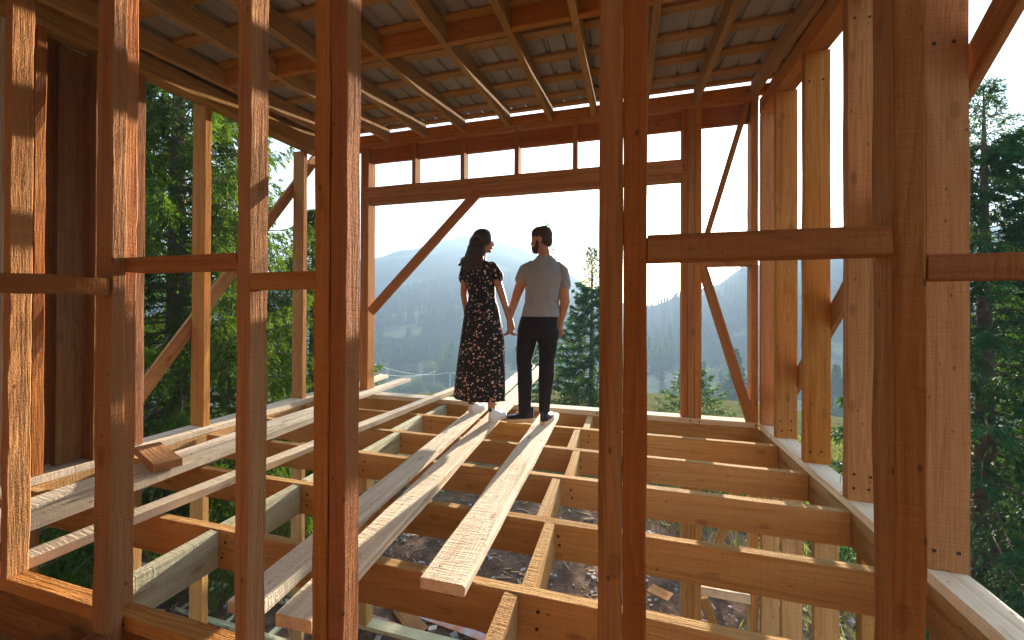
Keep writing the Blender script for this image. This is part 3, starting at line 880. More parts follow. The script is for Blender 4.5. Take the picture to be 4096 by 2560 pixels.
wire('lower pale wire dipping nearly to the bush tops left of the poles', wl2, Vector(pa) + Vector((1, 0, 9.9)), 2.2)
wire('short pale wire leaving the grey pole to the right behind the dress', topb + Vector((1, 0, 0)), Vector(at(-12, 170)) + Vector((0, 0, 6)), 2.0)

# --- small shed in the valley on the right
M_SHW = simple('pale_blue_shed_wall', (0.45, 0.52, 0.62), 0.8)
M_SHR = simple('light_shed_roof', (0.55, 0.6, 0.68), 0.5)
loc = at(4.2, 74)
sh = thing('valley_shed', 'pale blue shed low behind the far sill, right of the middle post', 'shed', (loc[0], loc[1], -18.3))
def boxm(name, x, y, z):
    V = [(a, b_, c) for c in z for b_ in y for a in x]
    return mesh_np(name, V, quads=[(0, 2, 3, 1), (4, 5, 7, 6), (0, 1, 5, 4), (2, 6, 7, 3), (0, 4, 6, 2), (1, 3, 7, 5)])
obj('wall', boxm('wall', (-4.5, 2.2), (0, 5), (-9, 1.2)), M_SHW, sh)
me = mesh_np('roof', [(-4.8, -.4, 1.15), (2.5, -.4, 1.15), (2.5, 5.4, 1.15), (-4.8, 5.4, 1.15), (-4.8, 2.5, 2.1), (2.5, 2.5, 2.1)], quads=[(0, 1, 5, 4), (2, 3, 4, 5), (0, 3, 2, 1)], tris=[(0, 4, 3), (1, 2, 5)])
obj('roof', me, M_SHR, sh)
obj('door', boxm('door', (-1.0, 0.2), (-0.06, -0.01), (-1.6, 0.5)), M_SHR, sh)

# ================================================================== GROUND LITTER
rs = np.random.RandomState(17)
def rubble(name, label, n, xr, yr, smin, smax, mat, flat=0.6, stick=False):
    V, Q, T_, o = [], [], [], 0
    for i in range(n):
        x_, y_ = rs.uniform(*xr), rs.uniform(*yr)
        s = smin * (smax / smin) ** rs.uniform(0, 1) ** 1.6
        z_ = height(x_, y_) + s * 0.15
        a = rs.uniform(0, PI)
        if stick:
            dx, dy, dz = s * rs.uniform(1.5, 5), s * rs.uniform(.2, .5), s * rs.uniform(.08, .25)
        else:
            dx, dy, dz = s * rs.uniform(.6, 1), s * rs.uniform(.6, 1), s * flat * rs.uniform(.5, 1)
        ca, sa = math.cos(a), math.sin(a)
        tz = rs.normal(0, 0.15)
        for sz in (-1, 1):
            for sx, sy in ((-1, -1), (1, -1), (1, 1), (-1, 1)):
                j = 1 if stick else rs.uniform(.55, 1.0)
                xx, yy = sx * dx * j / 2, sy * dy * j / 2
                V.append((x_ + xx * ca - yy * sa, y_ + xx * sa + yy * ca, z_ + sz * dz / 2 + xx * tz))
        Q += [(o, o + 3, o + 2, o + 1), (o + 4, o + 5, o + 6, o + 7), (o, o + 1, o + 5, o + 4), (o + 1, o + 2, o + 6, o + 5), (o + 2, o + 3, o + 7, o + 6), (o + 3, o, o + 4, o + 7)]
        o += 8
    ob = obj(name, mesh_np(name, V, quads=Q), mat)
    ob['kind'] = 'stuff'; ob['label'] = label
    return ob
M_STONE = simple('rubble_stone', (0.16, 0.14, 0.13), 0.9, var=((0.34, 0.31, 0.29), 2.3), bump=0.4)
M_CHIP = simple('wood_chips', (0.42, 0.28, 0.16), 0.9, var=((0.16, 0.10, 0.06), 1.7))
rubble('ground_stones', 'stones and mortar bits strewn on the dirt under the floor', 2600, (-6, 4), (1.5, 8), 0.015, 0.13, M_STONE)
rubble('wood_chip_litter', 'wood chips and sticks scattered on the dirt under the floor', 1700, (-6, 5), (1.5, 9), 0.02, 0.10, M_CHIP, stick=True)
# dry grass tufts
n = 42000
r_ = rs.uniform(0, 1, n)
gx_, gy_ = rs.uniform(-9, 9, n), rs.uniform(2.0, 16, n)
keep = (np.sin(gx_ * 1.1 + 1.3 * np.sin(gy_ * .8)) + np.sin(gy_ * 1.4 + gx_ * .5) + 0.5 * gx_ + 0.4 * (gy_ - 6.5)) > 1.2
gx_, gy_ = gx_[keep], gy_[keep]
gz_ = np.array([height(a, b_) for a, b_ in zip(gx_, gy_)])
P = np.stack([gx_, gy_, gz_], 1)
D = rs.normal(0, .38, P.shape); D[:, 2] = 1
m_ = len(P)
V, Q, tt_ = kites(P, D, rs.uniform(.08, .26, m_), rs.uniform(.006, .014, m_), rs.uniform(0, 1, m_), rs)
me = mesh_np('dry_grass', V, quads=Q); a_ = me.attributes.new('tint', 'FLOAT', 'POINT'); a_.data.foreach_set('value', tt_.astype(np.float32))
M_GR = leafmat('dry_yellow_grass', (0.16, 0.17, 0.04), (0.38, 0.32, 0.12), 0.45)
gr_ = obj('dry_grass', me, M_GR); gr_['kind'] = 'stuff'; gr_['label'] = 'dry yellow green grass tufts on the slope below'
# single things lying on the dirt
def lying(name, label, cat, p0, p1, w, t_, mat, grp=None):
    o = beam(name, None, mat, p0, p1, w, t_, (0, 0, 1), wob=0.003)
    tag(o, label, cat, grp)
    return o
zg = -3.02
M_RUST = simple('rusty_sheet_strip', (0.30, 0.28, 0.30), 0.45, 0.5, var=((0.34, 0.10, 0.03), 5))
lying('metal_strip', 'rusty grey metal strip on the dirt, upper of two beside the wide plank', 'metal strip', (-3.2, 4.95, zg), (-1.6, 4.75, zg), 0.12, 0.03, M_RUST)
lying('metal_strip', 'rusty grey metal strip on the dirt, lower of two beside the wide plank', 'metal strip', (-3.3, 4.65, zg), (-1.7, 4.50, zg), 0.10, 0.03, M_RUST)
lying('scrap_board', 'weathered slab board lying at the foot of the lower corner post', 'board', (-3.0, 4.9, zg), (-2.5, 4.6, zg), 0.22, 0.05, M_DARK)
lying('scrap_board', 'small square board scrap on the rubble right of the middle post', 'board', (0.35, 6.2, -2.95), (0.62, 6.05, -2.93), 0.2, 0.02, M_STUD)
lying('scrap_pole', 'thin pale stick lying crosswise on the grass behind the lower right studs', 'stick', (1.9, 4.1, -2.9), (2.9, 3.2, -2.9), 0.05, 0.05, M_PLANK)
lying('scrap_pole', 'pale forked board leaning in the grass behind the lower right studs', 'stick', (1.75, 3.2, -3.0), (2.6, 3.5, -2.7), 0.07, 0.03, M_PLANK)
# white canister
def lathe(prof, k=20):
    V, Q = [], []
    for r, z in prof:
        for j in range(k): V.append((r * math.cos(2 * PI * j / k), r * math.sin(2 * PI * j / k), z))
    for i in range(len(prof) - 1):
        for j in range(k): Q.append((i * k + j, i * k + (j + 1) % k, (i + 1) * k + (j + 1) % k, (i + 1) * k + j))
    return V, Q
M_JUG = simple('pale_green_white_plastic', (0.55, 0.68, 0.62), 0.35)
jg = thing('plastic_jug', 'pale greenish white plastic jug lying on the grass beyond the lower right studs', 'jug', (0.62, 8.3, -2.93))
v, q = lathe([(0.0, 0.0), (0.11, 0.0), (0.12, 0.02), (0.12, 0.24), (0.10, 0.30), (0.03, 0.34), (0.03, 0.37)]); o = obj('jug_body', mesh_np('jug_body', v, quads=q, smooth=True), M_JUG, jg); o.rotation_euler = (0, 1.2, 0.4)
v, q = lathe([(0.036, 0.37), (0.036, 0.40), (0.0, 0.40)]); o = obj('cap', mesh_np('cap', v, quads=q), M_POLE2, jg); o.rotation_euler = (0, 1.2, 0.4)

# ================================================================== HAZE
hv_ = bpy.data.materials.new('valley_haze'); hv_.use_nodes = True
nt = hv_.node_tree; nt.nodes.clear()
out = nt.nodes.new('ShaderNodeOutputMaterial'); pv = nt.nodes.new('ShaderNodeVolumePrincipled')
pv.inputs['Color'].default_value = (0.56, 0.78, 1.0, 1)
pv.inputs['Density'].default_value = HAZE
pv.inputs['Anisotropy'].default_value = 0.0
nt.links.new(pv.outputs[0], out.inputs['Volume'])
zlo = min(v_.co.z for v_ in g.data.vertices) - 1.5
zhi = max(v_.co.z for v_ in g.data.vertices) + 4
hz = obj('haze', boxm('haze', (-1170, 1170), (-1170, 1170), (zlo, zhi)), hv_)
hz['kind'] = 'stuff'; hz['label'] = 'pale morning haze filling the valley'
print('terrain z', zlo, zhi)
# ================================================================== PEOPLE
M_SKIN = simple('warm_skin', (0.46, 0.23, 0.145), 0.5, spec=0.35, var=((0.40, 0.18, 0.11), 9))
_b = M_SKIN.node_tree.nodes['Principled BSDF']
_b.inputs['Subsurface Weight'].default_value = 0.15
_b.inputs['Subsurface Radius'].default_value = (0.02, 0.008, 0.004)
M_HAIRW = simple('dark_brown_long_hair', (0.022, 0.010, 0.008), 0.45, spec=0.5)
def strand_bump(m, s=(70, 70, 6)):
    nt = m.node_tree; bs = nt.nodes['Principled BSDF']
    tc = N(nt, 'ShaderNodeTexCoord')
    n = noise(nt, tc.outputs['Object'], s, detail=4)
    b = N(nt, 'ShaderNodeBump'); b.inputs['Strength'].default_value = 0.9; b.inputs['Distance'].default_value = 0.006
    nt.links.new(n, b.inputs['Height']); nt.links.new(b.outputs[0], bs.inputs['Normal'])
strand_bump(M_HAIRW)
M_HAIRM = simple('short_dark_hair', (0.045, 0.024, 0.017), 0.6)
strand_bump(M_HAIRM, (120, 120, 60))
M_BEARD = simple('dark_beard', (0.05, 0.022, 0.014), 0.8)
strand_bump(M_BEARD, (120, 120, 80))
M_TROU = simple('black_denim', (0.012, 0.011, 0.014), 0.75, spec=0.25, bump=0.35, bscale=26)
M_SHOEW = simple('white_leather', (0.78, 0.76, 0.74), 0.4)
M_SOLEW = simple('white_rubber', (0.74, 0.70, 0.66), 0.6)
M_TABW = simple('dark_green_heel_tab', (0.02, 0.035, 0.035), 0.5)
M_SHOEB = simple('navy_leather', (0.012, 0.014, 0.03), 0.35, spec=0.5)
M_SOLEB = simple('cream_rubber', (0.66, 0.50, 0.34), 0.6)
M_LACE = simple('white_trim', (0.7, 0.7, 0.7), 0.6)
M_SOCK = simple('black_sock', (0.02, 0.02, 0.022), 0.9)
# heather grey shirt
M_SHIRT, nt, bs = newmat('heather_grey_jersey')
tc = N(nt, 'ShaderNodeTexCoord')
nz = noise(nt, tc.outputs['Object'], (1, 1, 1), scale=260, detail=2)
nt.links.new(ramp(nt, nz, [(0.3, (0.20, 0.215, 0.24)), (0.7, (0.35, 0.375, 0.41))]), bs.inputs['Base Color'])
bs.inputs['Roughness'].default_value = 0.9; bs.inputs['Specular IOR Level'].default_value = 0.15
bs.inputs['Sheen Weight'].default_value = 0.25
fold = noise(nt, tc.outputs['Object'], (7, 7, 4.5), detail=3, dist=1.2)
fold2 = noise(nt, tc.outputs['Object'], (3, 3, 16), detail=2, dist=0.8)
b = N(nt, 'ShaderNodeBump'); b.inputs['Strength'].default_value = 0.9; b.inputs['Distance'].default_value = 0.05
nt.links.new(math_n(nt, 'ADD', fold, math_n(nt, 'MULTIPLY', fold2, 0.35)), b.inputs['Height']); nt.links.new(b.outputs[0], bs.inputs['Normal'])
# flowered dress fabric
M_DRESS, nt, bs = newmat('black_flowered_viscose')
tc = N(nt, 'ShaderNodeTexCoord')
Pd = tc.outputs['Object']
def flowers(col, scale, off, keep, size, petals):
    """five petalled blossoms at the cells of a flat lattice (x and z of the cloth)"""
    ad = N(nt, 'ShaderNodeVectorMath', operation='ADD'); nt.links.new(Pd, ad.inputs[0]); ad.inputs[1].default_value = off
    q = scaled(nt, ad.outputs[0], (1, 0.35, 1))
    vo = N(nt, 'ShaderNodeTexVoronoi'); vo.inputs['Scale'].default_value = scale
    nt.links.new(q, vo.inputs['Vector'])
    sb = N(nt, 'ShaderNodeVectorMath', operation='SUBTRACT')
    nt.links.new(q, sb.inputs[0]); nt.links.new(vo.outputs['Position'], sb.inputs[1])
    sp_ = N(nt, 'ShaderNodeSeparateXYZ'); nt.links.new(sb.outputs[0], sp_.inputs[0])
    an = math_n(nt, 'ARCTAN2', sp_.outputs[2], sp_.outputs[0])
    sc_ = N(nt, 'ShaderNodeSeparateColor'); nt.links.new(vo.outputs['Color'], sc_.inputs[0])
    lob = math_n(nt, 'ABSOLUTE', math_n(nt, 'SINE', math_n(nt, 'ADD', math_n(nt, 'MULTIPLY', an, 2.5), math_n(nt, 'MULTIPLY', sc_.outputs[1], 6.0))))
    rad = math_n(nt, 'MULTIPLY', math_n(nt, 'ADD', math_n(nt, 'MULTIPLY', lob, 0.55), 0.5), size)
    m_ = math_n(nt, 'LESS_THAN', vo.outputs['Distance'], rad)
    m_ = math_n(nt, 'MULTIPLY', m_, math_n(nt, 'GREATER_THAN', sc_.outputs[0], 1 - keep))
    fc = ramp(nt, sc_.outputs[2], petals)
    col = mix_n(nt, m_, col, fc)
    core = math_n(nt, 'MULTIPLY', math_n(nt, 'LESS_THAN', vo.outputs['Distance'], size * 0.22), m_)
    return mix_n(nt, core, col, (0.55, 0.30, 0.05))
W_ = (0.70, 0.63, 0.58); PK = (0.55, 0.22, 0.20); YE = (0.66, 0.55, 0.32); OR = (0.50, 0.14, 0.06); GRN = (0.05, 0.08, 0.05)
col = flowers((0.010, 0.010, 0.014), 55, (3, 1, 2), 0.45, 0.32, [(0, GRN), (0.5, (0.03, 0.05, 0.04)), (1, (0.10, 0.05, 0.06))])
col = flowers(col, 42, (0, 0, 0), 0.5, 0.33, [(0, W_), (0.35, PK), (0.6, W_), (1, YE)])
col = flowers(col, 21, (1.3, 0, .7), 0.5, 0.27, [(0, YE), (0.3, PK), (0.6, W_), (1, OR)])
nt.links.new(col, bs.inputs['Base Color'])
bs.inputs['Roughness'].default_value = 0.7; bs.inputs['Specular IOR Level'].default_value = 0.25
fo = noise(nt, Pd, (9, 9, 1.6), detail=3, dist=0.8)
b = N(nt, 'ShaderNodeBump'); b.inputs['Strength'].default_value = 0.6; b.inputs['Distance'].default_value = 0.04
nt.links.new(fo, b.inputs['Height']); nt.links.new(b.outputs[0], bs.inputs['Normal'])

def capsule(p0, p1, r0, r1, k=14, fl0=1.0):
    p0, p1 = Vector(p0), Vector(p1)
    d = (p1 - p0); L = d.length; d = d / max(L, 1e-6)
    a = d.orthogonal().normalized(); b_ = d.cross(a)
    V, Q = [], []
    prof = []
    for i in range(6): t = -PI / 2 + PI / 2 * i / 5; prof.append((r0 * math.cos(t), r0 * math.sin(t)))
    for i in range(6): t = PI / 2 * i / 5; prof.append((r1 * math.cos(t), L + r1 * math.sin(t)))
    for r, z in prof:
        for j in range(k):
            an = 2 * PI * j / k
            V.append(tuple(p0 + d * z + (a * math.cos(an) + b_ * math.sin(an)) * max(r, 1e-4)))
    for i in range(len(prof) - 1):
        for j in range(k): Q.append((i * k + j, i * k + (j + 1) % k, (i + 1) * k + (j + 1) % k, (i + 1) * k + j))
    Q.append(tuple(range(k))[::-1][:4]) if False else None
    return V, [q for q in Q if q]

def ell(c, r, rot=None, k=18, m=12):
    V, Q = [], []
    M = rot or Matrix.Identity(3)
    for i in range(m + 1):
        t = -PI / 2 + PI * i / m
        for j in range(k):
            an = 2 * PI * j / k
            v = M @ Vector((r[0] * math.cos(t) * math.cos(an), r[1] * math.cos(t) * math.sin(an), r[2] * math.sin(t)))
            V.append(tuple(v + Vector(c)))
    for i in range(m):
        for j in range(k): Q.append((i * k + j, i * k + (j + 1) % k, (i + 1) * k + (j + 1) % k, (i + 1) * k + j))
    return V, Q

def loft(secs, k=40, fold=0.0, nf=9, seed=0, cap=True):
    """closed solid from elliptical sections (cx, cy, z, rx, ry[, fold])"""
    rs = np.random.RandomState(seed); ph = rs.uniform(0, 6, 4)
    V, Q = [], []
    for s in secs:
        cx, cy, z, rx, ry = s[:5]; f = s[5] if len(s) > 5 else 0
        for j in range(k):
            an = 2 * PI * j / k
            w = 1 + f * (0.6 * math.sin(nf * an + ph[0] + z * 1.2) + 0.4 * math.sin((nf * 2 - 3) * an + ph[1]) + .3 * math.sin(4 * an + ph[2]))
            V.append((cx + rx * w * math.cos(an), cy + ry * w * math.sin(an), z))
    n = len(secs)
    for i in range(n - 1):
        for j in range(k): Q.append((i * k + j, i * k + (j + 1) % k, (i + 1) * k + (j + 1) % k, (i + 1) * k + j))
    if cap:
        for base, flip in ((0, True), ((n - 1) * k, False)):
            for i in range(1, k // 2):
                a_, b_, c_, d_ = base + i - 1 if i > 1 else base, base + i, base + k - 1 - i, base + k - i if i > 1 else base
            # fan of quads across the ring
            for i in range(k // 2 - 1):
                q = (base + i, base + i + 1, base + k - 2 - i, base + k - 1 - i)
                Q.append(q[::-1] if flip else q)
    return V, Q

def fuse(name, parts, mat, parent, voxel=0.006, smooth=3, factor=0.5, dec=None):
    V, Q = join(parts)
    me = mesh_np(name + '_raw', V, quads=Q)
    o = bpy.data.objects.new(name, me); C.objects.link(o)
    r = o.modifiers.new('r', 'REMESH'); r.mode = 'VOXEL'; r.voxel_size = voxel
    s = o.modifiers.new('s', 'SMOOTH'); s.iterations = smooth; s.factor = factor
    dg = bpy.context.evaluated_depsgraph_get()
    me2 = bpy.data.meshes.new_from_object(o.evaluated_get(dg))
    bpy.data.objects.remove(o); bpy.data.meshes.remove(me)
    me2.name = name
    me2.polygons.foreach_set('use_smooth', np.ones(len(me2.polygons), dtype=bool))
    me2.materials.clear(); me2.materials.append(mat)
    ob = bpy.data.objects.new(name, me2); link(ob, parent)
    return ob

def chain(pts, rad):
    return [capsule(pts[i], pts[i + 1], rad[i], rad[i + 1]) for i in range(len(pts) - 1)]

def finger(p, dirs, L, r):
    """three bent phalanges"""
    pts = [Vector(p)]
    for d, f in zip(dirs, (0.45, 0.32, 0.23)):
        pts.append(pts[-1] + Vector(d).normalized() * L * f)
    return chain([tuple(q) for q in pts], [r, r * .95, r * .88, r * .75])

def head(c, face, s=1.0, jaw=1.0):
    """cranium, jaw, nose, lips, brow, ears; 'face' is the direction the face looks in"""
    f = Vector(face).normalized(); up = Vector((0, 0, 1)); up = (up - f * up.dot(f)).normalized(); sd = f.cross(up)
    M = Matrix((sd, f, up)).transposed()
    def P(x, y, z): return tuple(Vector(c) + M @ (Vector((x, y, z)) * s))
    parts = [ell(P(0, -0.008, 0.03), (0.074 * s, 0.092 * s, 0.088 * s), M),
             ell(P(0, 0.030, -0.030), (0.058 * s * jaw, 0.062 * s, 0.075 * s), M),
             ell(P(0, 0.060, -0.088), (0.026 * s * jaw, 0.024 * s, 0.020 * s), M),
             ell(P(0, 0.078, 0.028), (0.050 * s, 0.014 * s, 0.012 * s), M),
             capsule(P(0, 0.084, 0.012), P(0, 0.097, -0.024), 0.009 * s, 0.0135 * s),
             ell(P(0, 0.089, -0.052), (0.021 * s, 0.009 * s, 0.0055 * s), M),
             ell(P(0, 0.087, -0.063), (0.018 * s, 0.009 * s, 0.006 * s), M)]
    for sx in (-1, 1):
        parts += [ell(P(sx * 0.034, 0.066, -0.018), (0.020 * s, 0.020 * s, 0.018 * s), M),
                  ell(P(sx * 0.077, -0.004, 0.0), (0.007 * s, 0.018 * s, 0.030 * s), M),
                  ell(P(sx * 0.030, 0.076, 0.008), (0.014 * s, 0.010 * s, 0.008 * s), M)]
    return parts, M, P

M_EYE = simple('eye_white', (0.7, 0.7, 0.68), 0.2)
M_IRIS = simple('dark_iris', (0.03, 0.02, 0.015), 0.2)
def eyes(P, M, s, parent):
    for sx in (-1, 1):
        v, q = ell(P(sx * 0.030, 0.0805, 0.006), (0.0105 * s, 0.008 * s, 0.0065 * s), M, 12, 8)
        e = obj('eye', mesh_np('eye', v, quads=q, smooth=True), M_EYE, parent)
        v, q = ell(P(sx * 0.030, 0.0875, 0.006), (0.0045 * s, 0.0022 * s, 0.0048 * s), M, 10, 6)
        obj('iris', mesh_np('iris', v, quads=q, smooth=True), M_IRIS, e)

# ------------------------------------------------------------ woman (figure space: x right, y away from the camera, z up)
wo_ = thing('person', 'woman in a long black flowered dress and white sneakers holding hands, looking at the man', 'person', (-1.352, 3.67, 0.04))
wo_.scale = (0.966,) * 3
fz = (0.95, 0.26, -0.03)
hp, HM, HP = head((0.016, 0.0, 1.818), fz, 0.98, 0.92)
Lsh, Rsh = (-0.185, 0.0, 1.555), (0.115, 0.0, 1.560)
body = list(hp)
body += chain([(0.0, -0.02, 1.56), (-0.005, -0.012, 1.66), (0.012, 0.0, 1.755)], [0.062, 0.046, 0.048])
body += [capsule((-0.15, -0.01, 1.545), (0.08, -0.01, 1.55), 0.055, 0.055), ell((-0.035, 0, 1.42), (0.145, 0.095, 0.17)), ell((-0.0, 0.0, 1.25), (0.118, 0.085, 0.14)), ell((0.0, 0, 1.08), (0.155, 0.11, 0.14))]
body += chain([Lsh, (-0.205, 0.01, 1.29), (-0.205, 0.10, 1.06)], [0.044, 0.034, 0.024])
body += chain([Rsh, (0.222, -0.01, 1.255), (0.286, -0.01, 1.045)], [0.045, 0.036, 0.024])
# left hand, half hidden in front of the skirt
body += [capsule((-0.205, 0.10, 1.05), (-0.195, 0.13, 0.98), 0.022, 0.030)]
for i, dx in enumerate((-0.024, -0.008, 0.008, 0.022)):
    body += finger((-0.195 + dx, 0.135, 0.965), [(0, .2, -1), (0, .05, -1), (0, -.2, -1)], (0.075, 0.085, 0.08, 0.065)[i], 0.0085)
body += finger((-0.185, 0.105, 1.01), [(.3, .2, -1), (.1, .2, -1), (0, .1, -1)], 0.06, 0.0095)
# right hand: palm against his, fingers interlaced
body += [capsule((0.287, -0.012, 1.04), (0.298, -0.018, 0.985), 0.023, 0.030), capsule((0.298, -0.02, 0.985), (0.305, -0.028, 0.950), 0.030, 0.030)]
for i in range(4):
    body += finger((0.288 + i * 0.012, -0.045 + i * 0.010, 0.945 - i * 0.004), [(0.45, -0.35, -1), (0.9, -0.05, -0.7), (1, 0.4, -0.1)], (0.078, 0.085, 0.080, 0.066)[i], 0.0088)
body += finger((0.282, -0.040, 0.995), [(0.2, -0.5, -1), (0.45, -0.2, -1), (0.5, 0.1, -0.8)], 0.066, 0.0100)
# legs and feet (mostly under the skirt)
body += chain([(-0.08, 0.0, 1.02), (-0.12, 0.06, 0.55), (-0.150, 0.100, 0.15)], [0.085, 0.052, 0.034])
body += chain([(0.08, 0.0, 1.02), (0.12, -0.06, 0.55), (0.140, -0.100, 0.15)], [0.085, 0.052, 0.034])
body += chain([(-0.150, 0.100, 0.15), (-0.140, 0.17, 0.075), (-0.13, 0.26, 0.068)], [0.032, 0.030, 0.022])
body += chain([(0.140, -0.100, 0.15), (0.150, -0.03, 0.075), (0.165, 0.06, 0.068)], [0.032, 0.030, 0.022])
fuse('body', body, M_SKIN, wo_, 0.0048, 4)
eyes(HP, HM, 0.98, wo_)
# dress
dp = [loft([(-0.025, 0.0, 0.232, 0.268, 0.165, .055), (-0.022, 0, 0.30, 0.264, 0.163, .052), (-0.012, 0.0, 0.55, 0.248, 0.155, .045), (0.003, 0.0, 0.84, 0.226, 0.145, .032),
            (0.0, 0, 1.02, 0.200, 0.135, .018), (-0.004, 0, 1.15, 0.178, 0.125, .006), (0.0, 0, 1.23, 0.145, 0.108, .003), (0.0, 0, 1.28, 0.137, 0.10), (-0.010, 0, 1.34, 0.147, 0.105),
            (-0.030, 0.0, 1.43, 0.165, 0.118), (-0.038, 0, 1.50, 0.172, 0.112), (-0.040, -0.005, 1.56, 0.165, 0.09), (-0.03, -0.008, 1.60, 0.115, 0.068), (-0.012, -0.01, 1.63, 0.070, 0.055)], k=80, nf=11, seed=3)]
dp += [capsule((-0.17, 0, 1.555), (-0.208, 0.003, 1.465), 0.062, 0.050), capsule((0.10, 0, 1.56), (0.165, -0.003, 1.475), 0.062, 0.060)]
dp += [capsule((-0.208, 0.003, 1.465), (-0.212, 0.004, 1.44), 0.050, 0.040), capsule((0.165, -0.003, 1.475), (0.178, -0.004, 1.455), 0.060, 0.046)]
dr = fuse('dress', dp, M_DRESS, wo_, 0.0055, 2)
# long wavy hair
ht = [ell((0.004, -0.008, 1.868), (0.104, 0.106, 0.088)), ell((-0.036, -0.022, 1.81), (0.094, 0.098, 0.092)), ell((-0.055, -0.042, 1.745), (0.090, 0.080, 0.080)),
      ell((-0.070, -0.055, 1.675), (0.095, 0.070, 0.080)), ell((-0.085, -0.066, 1.610), (0.110, 0.058, 0.072)), ell((-0.055, -0.075, 1.56), (0.085, 0.045, 0.060)),
      ell((-0.165, -0.045, 1.625), (0.055, 0.040, 0.050)), ell((-0.02, -0.072, 1.64), (0.060, 0.045, 0.085)), ell((0.045, -0.030, 1.85), (0.068, 0.080, 0.075)),
      ell((-0.12, -0.06, 1.655), (0.045, 0.05, 0.06)), ell((0.01, -0.075, 1.72), (0.055, 0.04, 0.09))]
for i in range(26):
    a = i / 25; x0 = -0.15 + 0.19 * a
    x1 = -0.225 + 0.255 * a
    ht.append(capsule((x0 * .8, -0.085 - 0.02 * math.sin(a * PI), 1.74), (x0, -0.105, 1.63 + 0.012 * math.sin(i * 2.1)), 0.012, 0.012, 8))
    ht.append(capsule((x0, -0.105, 1.63 + 0.012 * math.sin(i * 2.1)), (x1 + 0.008 * math.sin(i * 3.3), -0.098, 1.565 + 0.03 * abs(a - .6) + 0.014 * math.sin(i * 5.1)), 0.012, 0.005, 8))
fuse('hair', ht, M_HAIRW, wo_, 0.006, 3)
def sneaker(parent, loc, rz, mats, L=0.265, pitch=0.0, low=True, tab=None, laces=None, W=0.045):
    """heel at the origin, toe along +y"""
    up, sl = mats
    sh_ = bpy.data.objects.new('shoe', None)
    secs_s = []
    secs_u = []
    for t in np.linspace(0, 1, 16):
        y_ = t * L
        w = W * (0.72 + 0.35 * math.sin(min(1, t * 1.25) * PI * .55)) * (math.sin(min(1, (1 - t) * 4.5 + 0.02) * PI / 2) ** .6) * (math.sin(min(1, t * 9 + 0.25) * PI / 2) ** .7)
        secs_s.append((y_, w * 1.06))
        h = (0.070 + 0.012 * math.cos(t * 6)) * (1 - 0.55 * sm01((t - 0.28) / 0.55)) if t > .0 else 0.070
        if t < 0.25: h = 0.082
        secs_u.append((y_, w * 0.97, h * (1 if t < 0.93 else 0.7)))
    k = 16
    V, Q = [], []
    for y_, w in secs_s:
        for z_, f in ((0, .94), (0.008, 1), (0.024, 1), (0.028, .96)):
            V += [(-w * f, y_, z_), (w * f, y_, z_)]
    n = len(secs_s)
    for i in range(n - 1):
        o_ = i * 8; p_ = o_ + 8
        for lv in range(3):
            Q.append((o_ + lv * 2, p_ + lv * 2, p_ + lv * 2 + 2, o_ + lv * 2 + 2)[::-1])
            Q.append((o_ + lv * 2 + 1, p_ + lv * 2 + 1, p_ + lv * 2 + 3, o_ + lv * 2 + 3))
        Q.append((o_, o_ + 1, p_ + 1, p_)); Q.append((o_ + 6, p_ + 6, p_ + 7, o_ + 7))
    for e, fl in ((0, 0), ((n - 1) * 8, 1)):
        for lv in range(3):
            q = (e + lv * 2, e + lv * 2 + 1, e + lv * 2 + 3, e + lv * 2 + 2)
            Q.append(q[::-1] if fl else q)
    Vu, Qu = [], []
    for y_, w, h in secs_u:
        for j in range(k):
            an = PI * j / (k - 1)
            Vu.append((w * math.cos(an) * (1 - 0.18 * math.sin(an)), y_, 0.024 + h * math.sin(an) ** 0.75))
    for i in range(n - 1):
        for j in range(k - 1): Qu.append((i * k + j, i * k + j + 1, (i + 1) * k + j + 1, (i + 1) * k + j))
    for e in (0, (n - 1) * k):
        for j in range(k // 2 - 1): Qu.append((e + j, e + j + 1, e + k - 2 - j, e + k - 1 - j))
    me = mesh_np('shoe', Vu, quads=Qu, smooth=True)
    shoe = obj('shoe', me, up, parent)
    shoe.scale = (1, 1, 1.28)
    shoe.location = loc; shoe.rotation_euler = (pitch, 0, rz)
    obj('sole', mesh_np('sole', V, quads=Q), sl, shoe)
    if tab:
        v, q = ell((0, 0.004, 0.092), (0.024, 0.010, 0.017)); obj('heel_tab', mesh_np('heel_tab', v, quads=q, smooth=True), tab, shoe)
    if laces:
        for i in range(4):
            v, q = tube([(-0.022, 0.115 + i * .02, 0.089 - i * .007), (0, 0.115 + i * .02, 0.097 - i * .008), (0.022, 0.115 + i * .02, 0.089 - i * .007)], [.003] * 3, 5)
            obj('lace', mesh_np('lace', v, quads=q), laces, shoe)
    return shoe
sneaker(wo_, (-0.153, 0.068, 0.054), -0.25, (M_SHOEW, M_SOLEW), 0.25, tab=M_TABW, laces=M_LACE, W=0.042)
sneaker(wo_, (0.138, -0.148, 0.051), -0.35, (M_SHOEW, M_SOLEW), 0.25, tab=M_TABW, laces=M_LACE, W=0.042)

